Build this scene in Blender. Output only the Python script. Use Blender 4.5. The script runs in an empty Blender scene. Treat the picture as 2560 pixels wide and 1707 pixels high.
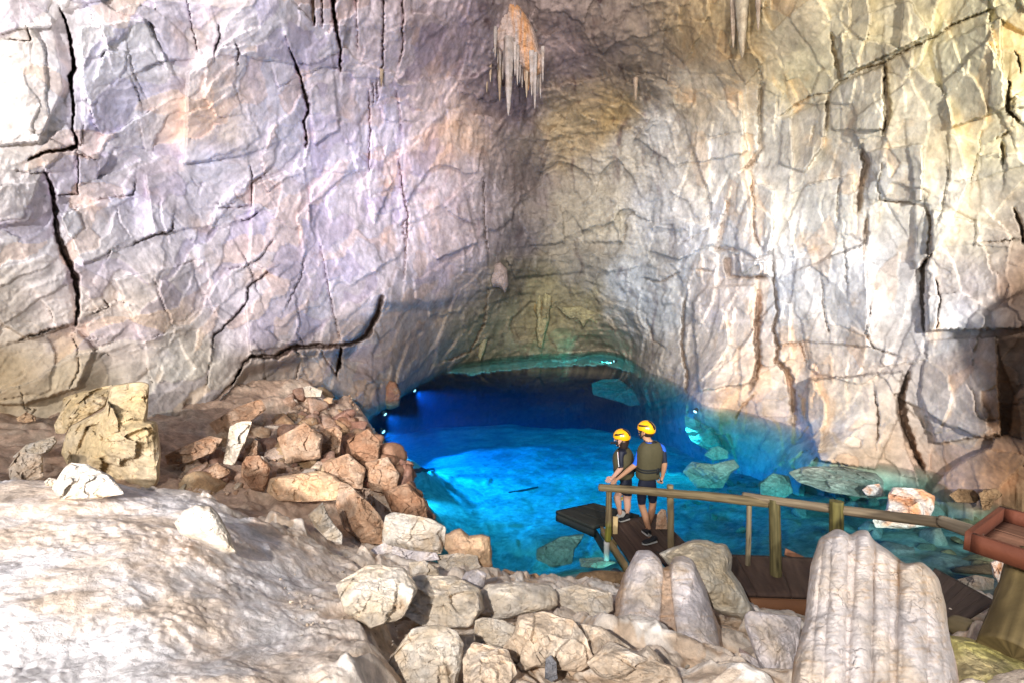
import bpy, bmesh, math, random
import numpy as np
from mathutils import Vector, Matrix
R = math.radians
scene = bpy.context.scene
COL = scene.collection

# ------------------------------------------------------------------ camera
F = 1280.0            # focal length in photo pixels (18 mm on 36 mm)
PITCH = math.atan(0.12)
CAM = np.array([0.0, 0.0, 3.9])      # water level is z = 0
cd = bpy.data.cameras.new('camera'); cam = bpy.data.objects.new('camera', cd); COL.objects.link(cam)
cd.lens = 18.0; cd.sensor_width = 36.0; cd.clip_start = 0.05; cd.clip_end = 300
cam.location = CAM; cam.rotation_euler = (R(90) - PITCH, 0, 0)
scene.camera = cam

# ------------------------------------------------------------------ light
SUN_EL, SUN_AZ = 21.0, 3.0      # daylight from the cave mouth behind the camera, slightly from its left
w = bpy.data.worlds.new('World'); scene.world = w; w.use_nodes = True
nt = w.node_tree; bg = nt.nodes['Background']
sky = nt.nodes.new('ShaderNodeTexSky'); sky.sky_type = 'NISHITA'; sky.sun_disc = False
sky.sun_elevation = R(SUN_EL); sky.sun_rotation = R(180 + SUN_AZ)
nt.links.new(sky.outputs[0], bg.inputs[0]); bg.inputs[1].default_value = 0.10
sl = bpy.data.lights.new('sun', 'SUN'); sl.energy = 2.0; sl.angle = R(0.8); sl.color = (1.0, 0.97, 0.93)
so = bpy.data.objects.new('sun', sl); COL.objects.link(so)
sd = Vector((math.sin(R(SUN_AZ)) * math.cos(R(SUN_EL)), math.cos(R(SUN_AZ)) * math.cos(R(SUN_EL)), -math.sin(R(SUN_EL))))
so.rotation_euler = sd.to_track_quat('-Z', 'Y').to_euler(); so.location = (0, -8, 12)
# unseen lamps behind the camera: sides inferred, back and path added as fill
for nm, loc, aim, pw, size, bl, c, rad in [('floodlight_left', (-3.6, -2.8, 5.0), (-1.4, 14.5, 7.4), 9800, 80, .9, (1.0, .965, .97), .10),
                                  ('floodlight_right', (2.2, -2.8, 5.2), (7.4, 13, 6.6), 12000, 74, .8, (1.0, .965, .91), .10),
                                  ('fill_spot_back', (-2.0, -1.5, 6.2), (1.0, 24, 6.0), 5400, 50, .8, (1.0, .95, .88), .10),
                                  ('fill_spot_path', (-1.9, -2.6, 6.3), (-.3, 5.2, .8), 3100, 68, .6, (1.0, .955, .90), .08)]:
    fl = bpy.data.lights.new(nm, 'SPOT'); fl.energy = pw; fl.spot_size = R(size); fl.spot_blend = bl; fl.color = c; fl.shadow_soft_size = rad
    fo = bpy.data.objects.new(nm, fl); COL.objects.link(fo); fo.location = loc; fo.rotation_euler = (Vector(aim) - Vector(loc)).to_track_quat('-Z', 'Y').to_euler()
vs = scene.view_settings
vs.view_transform = 'Standard'; vs.look = 'None'; vs.gamma = 1; vs.use_curve_mapping = False
vs.exposure = 0.02
cy = scene.cycles
cy.max_bounces = 6; cy.diffuse_bounces = 3; cy.glossy_bounces = 3; cy.transmission_bounces = 4
cy.volume_bounces = 1; cy.transparent_max_bounces = 12
cy.caustics_reflective = False; cy.caustics_refractive = False
cy.sample_clamp_indirect = 6.0
cy.use_denoising = True

# ------------------------------------------------------------------ rays: photo coordinates to points
K = 2560 / 2352.0
CT, ST = math.cos(PITCH), math.sin(PITCH)
def ray(x, y):
    """x, y in the coordinates I measured the photo in (2352 wide); direction with unit depth along +Y"""
    u = (np.asarray(x, float) * K - 1280) / F; v = (853.5 - np.asarray(y, float) * K) / F
    dy = CT + v * ST
    return u / dy, (v * CT - ST) / dy
def at(x, y, d):
    a, b = ray(x, y)
    return np.stack([a * d, np.zeros_like(a) + d, CAM[2] + b * d], -1)
def depth_z(x, y, z):
    return (z - CAM[2]) / ray(x, y)[1]

# ------------------------------------------------------------------ noise in numpy
def _h(ix, iy, iz, s):
    with np.errstate(over='ignore'):
        h = (ix.astype(np.uint32) * np.uint32(374761393) + iy.astype(np.uint32) * np.uint32(668265263)
             + iz.astype(np.uint32) * np.uint32(2246822519) + np.uint32((s * 3266489917) & 0xffffffff))
        h ^= h >> np.uint32(15); h *= np.uint32(2246822519); h ^= h >> np.uint32(13)
        h *= np.uint32(3266489917); h ^= h >> np.uint32(16)
    return h
def hf(h, k):
    with np.errstate(over='ignore'):
        g = h * np.uint32(2654435761 + 2 * k * 40503) + np.uint32(k * 97)
        g ^= g >> np.uint32(15); g *= np.uint32(2246822519); g ^= g >> np.uint32(13)
    return g.astype(np.float64) / 4294967296.0
def perlin(p, s=0):
    f = np.floor(p); i = f.astype(np.int64); t = p - f
    w = t * t * t * (t * (t * 6 - 15) + 10)
    out = 0
    for dx in (0, 1):
        for dy in (0, 1):
            for dz in (0, 1):
                h = _h(i[:, 0] + dx, i[:, 1] + dy, i[:, 2] + dz, s)
                gx = ((h & np.uint32(1023)).astype(float) / 511.5 - 1)
                gy = (((h >> np.uint32(10)) & np.uint32(1023)).astype(float) / 511.5 - 1)
                gz = (((h >> np.uint32(20)) & np.uint32(1023)).astype(float) / 511.5 - 1)
                g = gx * (t[:, 0] - dx) + gy * (t[:, 1] - dy) + gz * (t[:, 2] - dz)
                wx = w[:, 0] if dx else 1 - w[:, 0]; wy = w[:, 1] if dy else 1 - w[:, 1]; wz = w[:, 2] if dz else 1 - w[:, 2]
                out = out + g * wx * wy * wz
    return out * 1.1
def fbm(p, octv=4, s=0, gain=.5, ridged=False):
    a, o, tot = 1.0, 0, 0
    for k in range(octv):
        n = perlin(p, s + k)
        if ridged: n = 1 - 2 * np.abs(n) * 1.4
        o = o + a * n; tot += a; a *= gain; p = p * 2.03 + 7.7
    return o / tot
def facets(p, s=0, tilt=1.0, step=.5, soft=0):
    """broken rock: every voronoi cell is a tilted plane; returns height, distance to the cell border"""
    f = np.floor(p).astype(np.int64)
    b1 = np.full(len(p), 9e9); b2 = np.full(len(p), 9e9); hh = np.zeros(len(p)); sw_ = 1e-12; sv_ = 0; global CELL; cl = np.zeros(len(p))
    for dx in (-1, 0, 1):
        for dy in (-1, 0, 1):
            for dz in (-1, 0, 1):
                cx, cy_, cz = f[:, 0] + dx, f[:, 1] + dy, f[:, 2] + dz
                h = _h(cx, cy_, cz, s)
                qx = p[:, 0] - cx - hf(h, 1); qy = p[:, 1] - cy_ - hf(h, 2); qz = p[:, 2] - cz - hf(h, 3)
                d = qx * qx + qy * qy + qz * qz
                v = (hf(h, 4) - .5) * 2 * step + tilt * ((hf(h, 5) - .5) * qx + (hf(h, 6) - .5) * qy + (hf(h, 7) - .5) * qz) * 1.6
                if soft:
                    e_ = np.exp(-soft * d); sw_ = sw_ + e_; sv_ = sv_ + e_ * v
                m = d < b1
                b2 = np.where(m, b1, np.minimum(b2, d)); hh = np.where(m, v, hh); cl = np.where(m, hf(h, 8), cl); b1 = np.where(m, d, b1)
    CELL = cl
    return (sv_ / sw_ if soft else hh), np.sqrt(b2) - np.sqrt(b1)
def sst(a, b, x):
    t = np.clip((x - a) / (b - a), 0, 1); return t * t * (3 - 2 * t)

# ------------------------------------------------------------------ radial basis interpolation
class RBF:
    def __init__(s, X, y, c):
        X = np.asarray(X, float); y = np.asarray(y, float); n = len(X); s.X = X; s.c = c
        A = np.sqrt(((X[:, None] - X[None]) ** 2).sum(-1) + c * c)
        P = np.concatenate([np.ones((n, 1)), X], 1); m = P.shape[1]
        M = np.zeros((n + m, n + m)); M[:n, :n] = A; M[:n, n:] = P; M[n:, :n] = P.T
        s.w = np.linalg.lstsq(M, np.concatenate([y, np.zeros((m,) + y.shape[1:])]), rcond=None)[0]
    def __call__(s, Q):
        Q = np.asarray(Q, float); out = []
        for k in range(0, len(Q), 40000):
            q = Q[k:k + 40000]
            A = np.sqrt(((q[:, None] - s.X[None]) ** 2).sum(-1) + s.c ** 2)
            out.append(A @ s.w[:len(s.X)] + np.concatenate([np.ones((len(q), 1)), q], 1) @ s.w[len(s.X):])
        return np.concatenate(out)
def bil(G, gx, gy, x, y):
    """bilinear look-up in a coarse table G[y, x] on regular axes gx, gy"""
    fx = np.clip((x - gx[0]) / (gx[1] - gx[0]), 0, len(gx) - 1.001); fy = np.clip((y - gy[0]) / (gy[1] - gy[0]), 0, len(gy) - 1.001)
    i = fx.astype(int); j = fy.astype(int); tx = fx - i; ty = fy - j
    if G.ndim == 3: tx = tx[:, None]; ty = ty[:, None]
    return (G[j, i] * (1 - tx) + G[j, i + 1] * tx) * (1 - ty) + (G[j + 1, i] * (1 - tx) + G[j + 1, i + 1] * tx) * ty

# ------------------------------------------------------------------ objects
def tag(o, label=None, cat=None, group=None, kind=None):
    if label: o['label'] = label
    if cat: o['category'] = cat
    if group: o['group'] = group
    if kind: o['kind'] = kind
    return o
def mesh_np(name, V, Fc, mat, parent=None, col=None, smooth=True):
    V = np.asarray(V, np.float32); Fc = np.asarray(Fc, np.int32)
    me = bpy.data.meshes.new(name); n = Fc.shape[1]
    me.vertices.add(len(V)); me.vertices.foreach_set('co', V.ravel())
    me.loops.add(Fc.size); me.loops.foreach_set('vertex_index', Fc.ravel())
    me.polygons.add(len(Fc)); me.polygons.foreach_set('loop_start', np.arange(0, Fc.size, n, dtype=np.int32))
    if smooth: me.polygons.foreach_set('use_smooth', np.ones(len(Fc), bool))
    if col is not None:
        a = me.color_attributes.new('Col', 'FLOAT_COLOR', 'POINT')
        c4 = np.ones((len(V), 4), np.float32); c4[:, :3] = np.clip(col, 0, 1); a.data.foreach_set('color', c4.ravel())
    me.update(calc_edges=True); me.validate()
    me.materials.append(mat)
    o = bpy.data.objects.new(name, me); COL.objects.link(o)
    if parent: o.parent = parent
    return o
def grid_faces(ny, nx, flip=False):
    i = np.arange(ny * nx).reshape(ny, nx)
    q = [i[:-1, :-1], i[1:, :-1], i[1:, 1:], i[:-1, 1:]]
    if flip: q = q[::-1]
    return np.stack(q, -1).reshape(-1, 4)

# ------------------------------------------------------------------ materials
def nodes(name):
    m = bpy.data.materials.new(name); m.use_nodes = True
    t = m.node_tree; return m, t, t.nodes['Principled BSDF']
def rock_mat(name, bump=.35, scale=9.0, rough=.9, vary=.28, dist=.02, stretch=(1, 1, 1), cell=0.0, crack=0.0):
    m, t, b = nodes(name); N = t.nodes; L = t.links.new
    a = N.new('ShaderNodeVertexColor'); a.layer_name = 'Col'
    tc = N.new('ShaderNodeTexCoord'); mp = N.new('ShaderNodeMapping'); L(tc.outputs['Object'], mp.inputs[0]); mp.inputs['Scale'].default_value = stretch
    n1 = N.new('ShaderNodeTexNoise'); n1.inputs['Scale'].default_value = scale; n1.inputs['Detail'].default_value = 8; n1.inputs['Roughness'].default_value = .68
    L(mp.outputs[0], n1.inputs['Vector'])
    n2 = N.new('ShaderNodeTexNoise'); n2.inputs['Scale'].default_value = scale * .33; n2.inputs['Detail'].default_value = 6; n2.inputs['Distortion'].default_value = .6
    L(mp.outputs[0], n2.inputs['Vector'])
    mr = N.new('ShaderNodeMapRange'); mr.inputs[1].default_value = .3; mr.inputs[2].default_value = .7
    mr.inputs[3].default_value = 1 - vary; mr.inputs[4].default_value = 1 + vary * .6; L(n2.outputs[0], mr.inputs[0])
    mr2 = N.new('ShaderNodeMapRange'); mr2.inputs[1].default_value = .3; mr2.inputs[2].default_value = .7
    mr2.inputs[3].default_value = 1 - vary * .6; mr2.inputs[4].default_value = 1 + vary * .5; L(n1.outputs[0], mr2.inputs[0])
    mu = N.new('ShaderNodeMath'); mu.operation = 'MULTIPLY'; L(mr.outputs[0], mu.inputs[0]); L(mr2.outputs[0], mu.inputs[1])
    vm = N.new('ShaderNodeVectorMath'); vm.operation = 'SCALE'; L(a.outputs[0], vm.inputs[0]); L(mu.outputs[0], vm.inputs['Scale'])
    L(vm.outputs[0], b.inputs['Base Color'])
    bp = N.new('ShaderNodeBump'); bp.inputs['Strength'].default_value = bump; bp.inputs['Distance'].default_value = dist
    hsrc = n1.outputs[0]
    if crack:
        for sc_, thr, wt in ((crack, .035, .55),):
            ofs = N.new('ShaderNodeVectorMath'); ofs.operation = 'MULTIPLY_ADD'; L(n2.outputs['Color'], ofs.inputs[0]); ofs.inputs[1].default_value = (.9 / crack,) * 3; L(mp.outputs[0], ofs.inputs[2])
            st = N.new('ShaderNodeMapping'); st.inputs['Rotation'].default_value = (0, R(-28), R(40)); st.inputs['Scale'].default_value = (1, 1, 1.7); L(ofs.outputs[0], st.inputs[0])
            vo = N.new('ShaderNodeTexVoronoi'); vo.feature = 'DISTANCE_TO_EDGE'; vo.inputs['Scale'].default_value = sc_; L(st.outputs[0], vo.inputs['Vector'])
            m1 = N.new('ShaderNodeMapRange'); m1.inputs[1].default_value = 0; m1.inputs[2].default_value = thr; m1.inputs[3].default_value = -wt; m1.inputs[4].default_value = 0; L(vo.outputs['Distance'], m1.inputs[0])
            # only where a patchy mask lets the joints open
            mk = N.new('ShaderNodeMapRange'); mk.inputs[1].default_value = .47; mk.inputs[2].default_value = .62; L(n2.outputs[0], mk.inputs[0])
            mm = N.new('ShaderNodeMath'); mm.operation = 'MULTIPLY'; L(m1.outputs[0], mm.inputs[0]); L(mk.outputs[0], mm.inputs[1])
            ad = N.new('ShaderNodeMath'); ad.operation = 'ADD'; L(hsrc, ad.inputs[0]); L(mm.outputs[0], ad.inputs[1]); hsrc = ad.outputs[0]
    if cell:
        vo = N.new('ShaderNodeTexVoronoi'); vo.feature = 'SMOOTH_F1'; vo.inputs['Scale'].default_value = cell; L(mp.outputs[0], vo.inputs['Vector'])
        ad = N.new('ShaderNodeMath'); ad.operation = 'ADD'; L(n1.outputs[0], ad.inputs[0]); L(vo.outputs['Distance'], ad.inputs[1]); hsrc = ad.outputs[0]
    L(hsrc, bp.inputs['Height']); L(bp.outputs[0], b.inputs['Normal'])
    b.inputs['Roughness'].default_value = rough; b.inputs['Specular IOR Level'].default_value = .25
    return m
M = {}
M['wall'] = rock_mat('cave_rock', .38, 9.0, dist=.05, vary=.30)
M['floor'] = rock_mat('floor_rock', .9, 20.0, dist=.025, vary=.34)
M['rock'] = rock_mat('loose_rock', .8, 18.0, dist=.02, crack=3.2, vary=.34)
# ================================================================== the cave shell
WD = [  # x, y (photo, 2352 wide), depth in metres
 (-800,1000,6.8),(-800,400,6.6),(-800,-300,6.6),(-300,1050,7.9),(-300,500,7.6),(-300,0,7.5),(-300,-600,7.6),
 (0,960,8.6),(0,1200,8.4),(0,700,8.4),(0,400,8.2),(0,100,7.8),(0,-300,7.6),(0,-900,7.0),
 (200,950,9.2),(375,1040,9.2),(390,1200,9.0),(200,700,9.2),(200,400,9.4),(200,100,8.8),
 (480,940,10.6),(550,1000,11.0),(600,920,12.0),(700,870,13.3),(760,850,14.0),(790,960,14.6),(835,965,14.6),(835,1100,14.6),
 (400,700,10.6),(400,400,11.0),(400,100,10.2),(400,-300,10.0),
 (600,760,12.4),(600,500,13.0),(600,250,12.4),(600,0,11.0),(780,780,14.6),(790,600,15.2),(790,400,15.4),(790,200,14.6),(790,0,13.0),(790,-300,12.6),
 (880,690,16.0),(900,550,17.0),(900,300,16.6),(900,50,14.4),
 (800,830,15.0),(860,870,15.4),(880,935,15.7),(925,902,17.6),(1000,858,21.2),(1040,842,23.3),
 (940,780,17.6),(1000,740,19.4),(1050,790,22.0),(1100,690,22.2),(1100,780,24.0),
 (1000,560,18.8),(1000,300,18.2),(1000,50,15.8),(1000,-300,15.2),
 (1105,600,21.0),(1105,400,20.6),(1105,200,19.2),(1105,0,16.6),
 (1130,830,25.8),(1220,821,27.0),(1310,816,27.6),(1390,808,28.2),
 (1250,760,26.4),(1200,680,25.0),(1300,690,25.4),(1250,560,24.6),(1250,420,24.4),(1250,250,22.4),(1250,100,20.0),(1250,-150,19),(1250,-600,17),(1250,-1000,15),
 (1000,960,25),(1000,1300,25),(1130,960,30),(1250,960,31),(1250,1300,31),(1390,940,31),(1420,1300,28),(900,1300,20),(1360,760,26.2),(1400,700,24.4),(1400,560,23.6),(1420,400,23.0),(1400,230,21.4),(1380,80,18.6),(1400,-200,17.6),
 (1455,825,24.8),(1480,850,22.2),(1470,740,23.0),(1480,600,22.4),(1520,450,21.2),(1520,250,20.2),(1540,60,17.6),
 (1560,885,19.0),(1600,930,16.2),(1570,750,20.0),(1640,780,17.6),(1640,640,18.4),(1640,450,18.6),(1640,250,18.0),(1640,80,16.2),(1660,-200,15.6),
 (1700,955,14.9),(1700,700,16.4),(1740,450,16.2),(1760,200,15.4),(1800,0,13.6),
 (1830,985,13.4),(1860,1010,12.6),(1880,1050,11.4),(1840,800,13.8),(1840,600,14.2),(1870,400,14.0),(1900,150,13.2),
 (1960,1062,10.8),(2080,1085,10.3),(2000,850,11.6),(2000,600,12.2),(2000,400,12.2),(2050,150,11.4),(2050,-150,11),
 (2150,1112,9.7),(2200,1140,9.2),(2150,850,10.2),(2150,550,10.6),(2180,250,10.2),
 (2300,1165,8.6),(2330,900,8.6),(2352,600,8.9),(2352,300,8.8),(2352,0,8.2),(2400,-300,8),
 (2352,1300,8.0),(2100,1300,10.0),(1850,1250,12.2),(1700,1250,14.4),
 (2700,1150,7.3),(2700,600,7.5),(2700,100,7.2),(3100,900,6.4),(3100,200,6.2),(2700,-500,7.4),(1660,-800,14),(700,-800,12),(2352,-900,7.6),
]
# fissures: points, width (start, middle, end) in photo units, depth in metres, lip height (+: the side left of travel stands proud)
CR = [
 ([(139,19),(150,49),(161,86),(167,124),(171,165),(161,180),(165,210),(169,240),(168,300)],(3,11,3),.8,.10),
 ([(107,400),(120,435),(127,480),(131,535),(146,577),(157,600),(174,637),(180,675),(178,720),(175,748)],(8,23,7),.6,.14),
 ([(716,-20),(718,30),(720,56)],(8,9,6),.9,.0),([(740,-20),(741,62)],(4,5,4),.8,.0),
 ([(761,-20),(772,64),(782,112),(782,161)],(10,9,4),1.0,.12),
 ([(664,109),(690,176),(701,221),(710,255),(697,277),(705,322),(703,339)],(3,9,3),.8,.1),
 ([(655,80),(664,109)],(2,3,2),.5,.04),
 ([(882,-20),(879,112),(875,199)],(4,6,6),.9,.0),([(925,-20),(925,56),(927,97),(916,150)],(6,5,3),.9,.1),
 ([(815,-20),(820,60),(822,120)],(3,3,2),.6,.05),
 ([(847,205),(850,300),(847,352),(848,392)],(4,5,3),.8,.06),([(858,190),(856,240)],(5,4,3),.7,0),([(866,180),(864,235)],(3,3,3),.7,0),
 ([(910,210),(920,281),(925,300)],(3,4,2),.6,.05),([(914,355),(923,420),(931,469),(937,499),(933,555),(928,640)],(3,6,3),.9,.1),
 ([(937,499),(926,520),(930,560)],(3,4,3),.7,.0),
 ([(877,682),(862,731),(841,772),(803,791),(781,795)],(12,17,10),.8,.10),
 ([(784,795),(727,795),(671,797),(634,819),(577,819),(559,836)],(10,13,9),.75,.14),
 ([(559,836),(536,877),(506,911),(484,941),(442,971),(415,1000),(390,1031)],(7,6,6),.9,.16),
 ([(783,797),(780,830),(772,860)],(8,10,8),1.0,0),
 ([(304,562),(356,540),(394,529),(397,510)],(4,5,3),.6,.06),([(555,508),(575,502),(592,489)],(3,6,2),.6,.06),
 ([(229,459),(270,455),(304,446),(308,420)],(3,4,2),.5,.05),([(502,478),(577,474),(579,412),(574,380)],(3,4,2),.5,.05),
 ([(67,367),(100,352),(146,345),(176,337),(172,307),(165,300)],(3,9,6),.7,.06),([(180,356),(178,446),(127,450)],(5,5,3),.6,.06),
 ([(180,356),(220,368)],(4,3,2),.5,.0),([(127,490),(178,482)],(2,3,2),.4,.0),([(37,395),(75,400),(118,395)],(2,4,3),.4,.04),
 ([(45,780),(109,757),(154,746)],(3,4,3),.5,.05),([(487,798),(491,768),(521,746),(566,697),(570,660),(615,626)],(3,5,4),.7,.08),
 ([(562,615),(600,590),(626,551)],(2,4,3),.5,.05),([(520,618),(562,613)],(2,3,2),.4,.03),([(407,612),(450,598)],(2,4,2),.4,.03),
 ([(480,836),(474,888)],(2,3,2),.4,.04),([(375,997),(405,975),(427,926)],(5,5,3),.6,.06),([(615,896),(615,926),(600,960)],(4,6,5),.7,.1),
 ([(1111,412),(1112,480),(1116,551),(1120,578)],(3,4,3),.8,-.2),([(1122,664),(1111,746),(1081,806),(1025,829)],(3,5,4),.8,.16),
 ([(735,560),(750,640),(765,720),(782,780)],(3,4,3),.6,.05),([(660,700),(690,640),(700,590)],(2,4,2),.5,.05),
 ([(60,60),(70,93),(20,92)],(4,4,2),.5,.04),([(345,52),(350,64)],(4,5,3),.5,0),([(490,130),(505,75),(500,60)],(3,6,3),.6,.05),
 ([(545,150),(548,120),(540,100)],(2,4,2),.5,.03),([(430,0),(440,60),(455,120)],(2,3,2),.5,.03),
 ([(730,795),(765,850),(775,870)],(2,3,2),.5,0),([(690,830),(676,880),(672,900)],(2,4,2),.6,.04),
 ([(165,770),(178,800),(182,850),(160,890)],(2,4,2),.4,.04),([(215,720),(250,705),(240,690)],(2,3,2),.4,.03),
 # right wall
 ([(1912,79),(1916,116),(1926,158),(1931,188)],(8,13,12),.7,.1),
 ([(1791,270),(1824,244),(1862,221),(1903,214),(1929,188),(1978,161),(2027,146),(2087,113),(2147,86),(2188,56),(2274,23)],(4,7,4),.6,.12),
 ([(1903,218),(1901,263),(1898,300)],(8,9,6),.6,.08),([(2033,150),(2036,210),(2042,255),(2031,308)],(8,14,16),.7,.12),
 ([(1978,338),(1993,375),(1978,431),(1973,488)],(16,24,10),.9,.1),([(1993,499),(1986,562),(1986,600)],(10,14,8),.7,.08),
 ([(2128,473),(2139,518),(2134,588),(2121,607),(2117,682),(2124,761)],(8,14,8),.8,.1),
 ([(1727,405),(1731,469),(1734,544),(1749,570)],(6,7,6),.7,.1),([(1674,461),(1659,525),(1648,574)],(8,18,16),.7,-.12),
 ([(1637,570),(1690,574)],(12,14,10),.7,.0),([(1671,590),(1674,637)],(18,24,12),.8,.0),([(1674,637),(1757,637)],(8,9,6),.7,.1),
 ([(1744,671),(1738,776),(1742,836),(1727,888)],(16,19,12),.9,.1),
 ([(1776,588),(1779,663),(1787,712),(1778,757),(1787,798),(1783,828),(1809,851),(1821,900),(1828,963)],(7,9,26),.8,.12),
 ([(1779,793),(1840,787),(1851,836)],(4,5,5),.5,.06),([(1989,765),(2008,798),(2057,815)],(4,5,3),.5,.06),([(2001,708),(1989,765)],(3,4,3),.5,.05),
 ([(2087,858),(2068,918),(2076,971),(2102,1038),(2121,1072)],(12,26,12),1.0,.12),([(2010,900),(2020,960),(2015,1010)],(4,7,4),.5,.08),
 ([(1577,678),(1569,738),(1566,791),(1577,851),(1580,900)],(7,9,8),.9,.1),([(1937,551),(1943,607),(1946,663)],(3,4,3),.5,.06),
 ([(2023,461),(2117,469)],(4,5,4),.5,.05),([(2016,424),(2027,375)],(3,4,3),.5,.04),([(2016,424),(2023,461)],(3,4,3),.5,.04),
 ([(2319,188),(2316,255),(2342,278)],(6,12,5),.7,.08),([(2289,319),(2319,300)],(4,8,4),.6,.06),([(2304,330),(2306,375)],(10,12,6),.6,.06),
 ([(1749,195),(1746,263),(1749,338),(1727,375),(1701,398)],(12,14,10),.6,.1),([(1562,379),(1644,369)],(3,4,3),.5,.05),([(1635,316),(1674,306)],(2,5,3),.5,.05),
 ([(1640,520),(1600,540),(1560,560)],(3,4,3),.5,.05),([(1600,620),(1640,625)],(3,6,3),.6,.06),([(2245,560),(2330,550)],(2,4,2),.4,.05),
 ([(1690,960),(1705,930),(1730,905)],(4,6,4),.5,.05),([(2330,120),(2340,130),(2345,170)],(4,6,4),.5,.0),([(2330,480),(2345,520),(2352,560)],(8,10,8),.6,0),
 ([(2150,760),(2160,690),(2150,640)],(5,8,4),.6,.06),([(1887,640),(1893,720),(1905,770)],(3,5,3),.5,.06),
 ([(1930,410),(1925,450),(1922,510)],(4,6,3),.5,.05),([(1870,290),(1862,330)],(3,5,3),.5,.04),
 ([(1480,640),(1520,650),(1560,625)],(3,7,3),.7,.06),([(1480,720),(1500,780),(1530,800)],(3,5,3),.6,.06),([(1440,520),(1430,560)],(3,5,3),.6,.06),
]
WC = [  # rock colour, with shade painted in at the right edge: x, y, linear rgb
 (0,0,.78,.73,.66),(0,300,.80,.76,.70),(100,500,.74,.70,.68),(150,650,.68,.64,.62),(0,720,.62,.58,.52),(0,850,.46,.37,.24),(200,900,.50,.42,.29),
 (250,60,.76,.73,.70),(300,200,.74,.72,.75),(300,400,.72,.68,.72),(480,280,.78,.66,.58),(500,420,.68,.66,.74),(300,760,.62,.54,.46),(420,860,.56,.51,.42),
 (550,60,.66,.62,.64),(640,250,.66,.63,.72),(600,480,.66,.62,.70),(550,700,.58,.54,.57),(700,700,.50,.46,.50),(600,900,.36,.30,.24),(700,860,.33,.27,.22),
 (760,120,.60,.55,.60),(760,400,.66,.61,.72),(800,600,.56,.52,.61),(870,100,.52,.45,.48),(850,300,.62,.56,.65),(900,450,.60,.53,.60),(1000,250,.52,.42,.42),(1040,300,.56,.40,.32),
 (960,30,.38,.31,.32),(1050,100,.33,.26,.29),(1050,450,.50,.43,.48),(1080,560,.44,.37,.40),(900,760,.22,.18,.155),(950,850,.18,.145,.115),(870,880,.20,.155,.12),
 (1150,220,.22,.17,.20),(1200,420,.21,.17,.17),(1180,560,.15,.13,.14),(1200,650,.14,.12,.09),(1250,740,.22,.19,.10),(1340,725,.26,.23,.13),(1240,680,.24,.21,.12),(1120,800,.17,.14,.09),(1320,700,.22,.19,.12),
 (1300,120,.27,.20,.20),(1330,300,.38,.29,.18),(1400,270,.46,.32,.15),(1400,100,.20,.15,.13),(1480,160,.22,.17,.13),(1300,500,.34,.30,.24),(1400,500,.52,.47,.38),(1350,620,.25,.23,.20),
 (1450,380,.54,.49,.42),(1500,300,.54,.52,.50),(1500,480,.60,.60,.62),(1450,660,.50,.53,.57),(1500,720,.48,.50,.52),(1460,800,.42,.36,.29),(1400,780,.30,.25,.18),
 (1600,80,.32,.23,.13),(1700,60,.34,.25,.13),(1600,250,.56,.46,.33),(1650,400,.68,.62,.54),(1620,520,.72,.70,.69),(1660,680,.70,.62,.58),(1650,850,.66,.56,.48),(1600,860,.50,.44,.38),
 (1800,80,.48,.39,.25),(1850,180,.60,.51,.31),(1800,300,.60,.54,.44),(1850,450,.74,.69,.60),(1800,650,.72,.70,.69),(1800,900,.62,.50,.40),(1720,930,.56,.38,.25),
 (2000,60,.56,.48,.31),(2000,250,.70,.63,.48),(2000,450,.76,.71,.62),(2000,650,.74,.73,.74),(1950,950,.72,.62,.52),(2000,1050,.58,.44,.32),
 (2250,80,.68,.60,.38),(2352,20,.62,.54,.32),(2250,300,.72,.63,.42),(2200,500,.76,.70,.58),(2200,750,.74,.72,.72),(2200,950,.70,.62,.56),(2150,1100,.62,.46,.36),(2300,650,.26,.17,.12),(2330,790,.20,.13,.09),(2315,950,.22,.14,.09),(2235,830,.52,.42,.36),(2235,650,.68,.62,.58),(2352,640,.22,.15,.1),(2300,1080,.28,.17,.10),(2352,1150,.20,.13,.07),  # brown rock, darkened towards the right edge as a painted shadow
 (1500,1000,.50,.52,.46),(1800,1150,.46,.46,.40),(1200,900,.30,.28,.22),(2352,1300,.3,.2,.12),
]
def ax(lo, a, b, hi, fine, coarse):
    return np.concatenate([np.arange(lo, a, coarse), np.arange(a, b, fine), np.arange(b, hi, coarse)])
wx = ax(-800, -30, 2390, 3100, 2.8, 24); wy = ax(-1000, -30, 1120, 1420, 2.7, 22)
GX, GY = np.meshgrid(wx, wy); gx = GX.ravel(); gy = GY.ravel(); nW = len(gx)
cgx = np.arange(-820, 3140, 20.); cgy = np.arange(-1020, 1460, 20.)
CX, CY = np.meshgrid(cgx, cgy)
_rb = RBF([(a / 1000, b / 1000) for a, b, c in WD], np.log([c for a, b, c in WD]), .035)
LD = _rb(np.stack([CX.ravel() / 1000, CY.ravel() / 1000], 1)).reshape(CX.shape)
D0 = np.exp(bil(LD, cgx, cgy, gx, gy))
D0 = D0 * (1 + .45 * sst(-60, -900, gy))
P0 = at(gx, gy, D0)
# regions of the shell (photo coordinates, blurred)
left_m = 1 - sst(980, 1130, gx + (gy - 400) * .05)
right_m = sst(1480, 1640, gx)
back_m = np.clip(1 - left_m - right_m, 0, 1)
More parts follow.
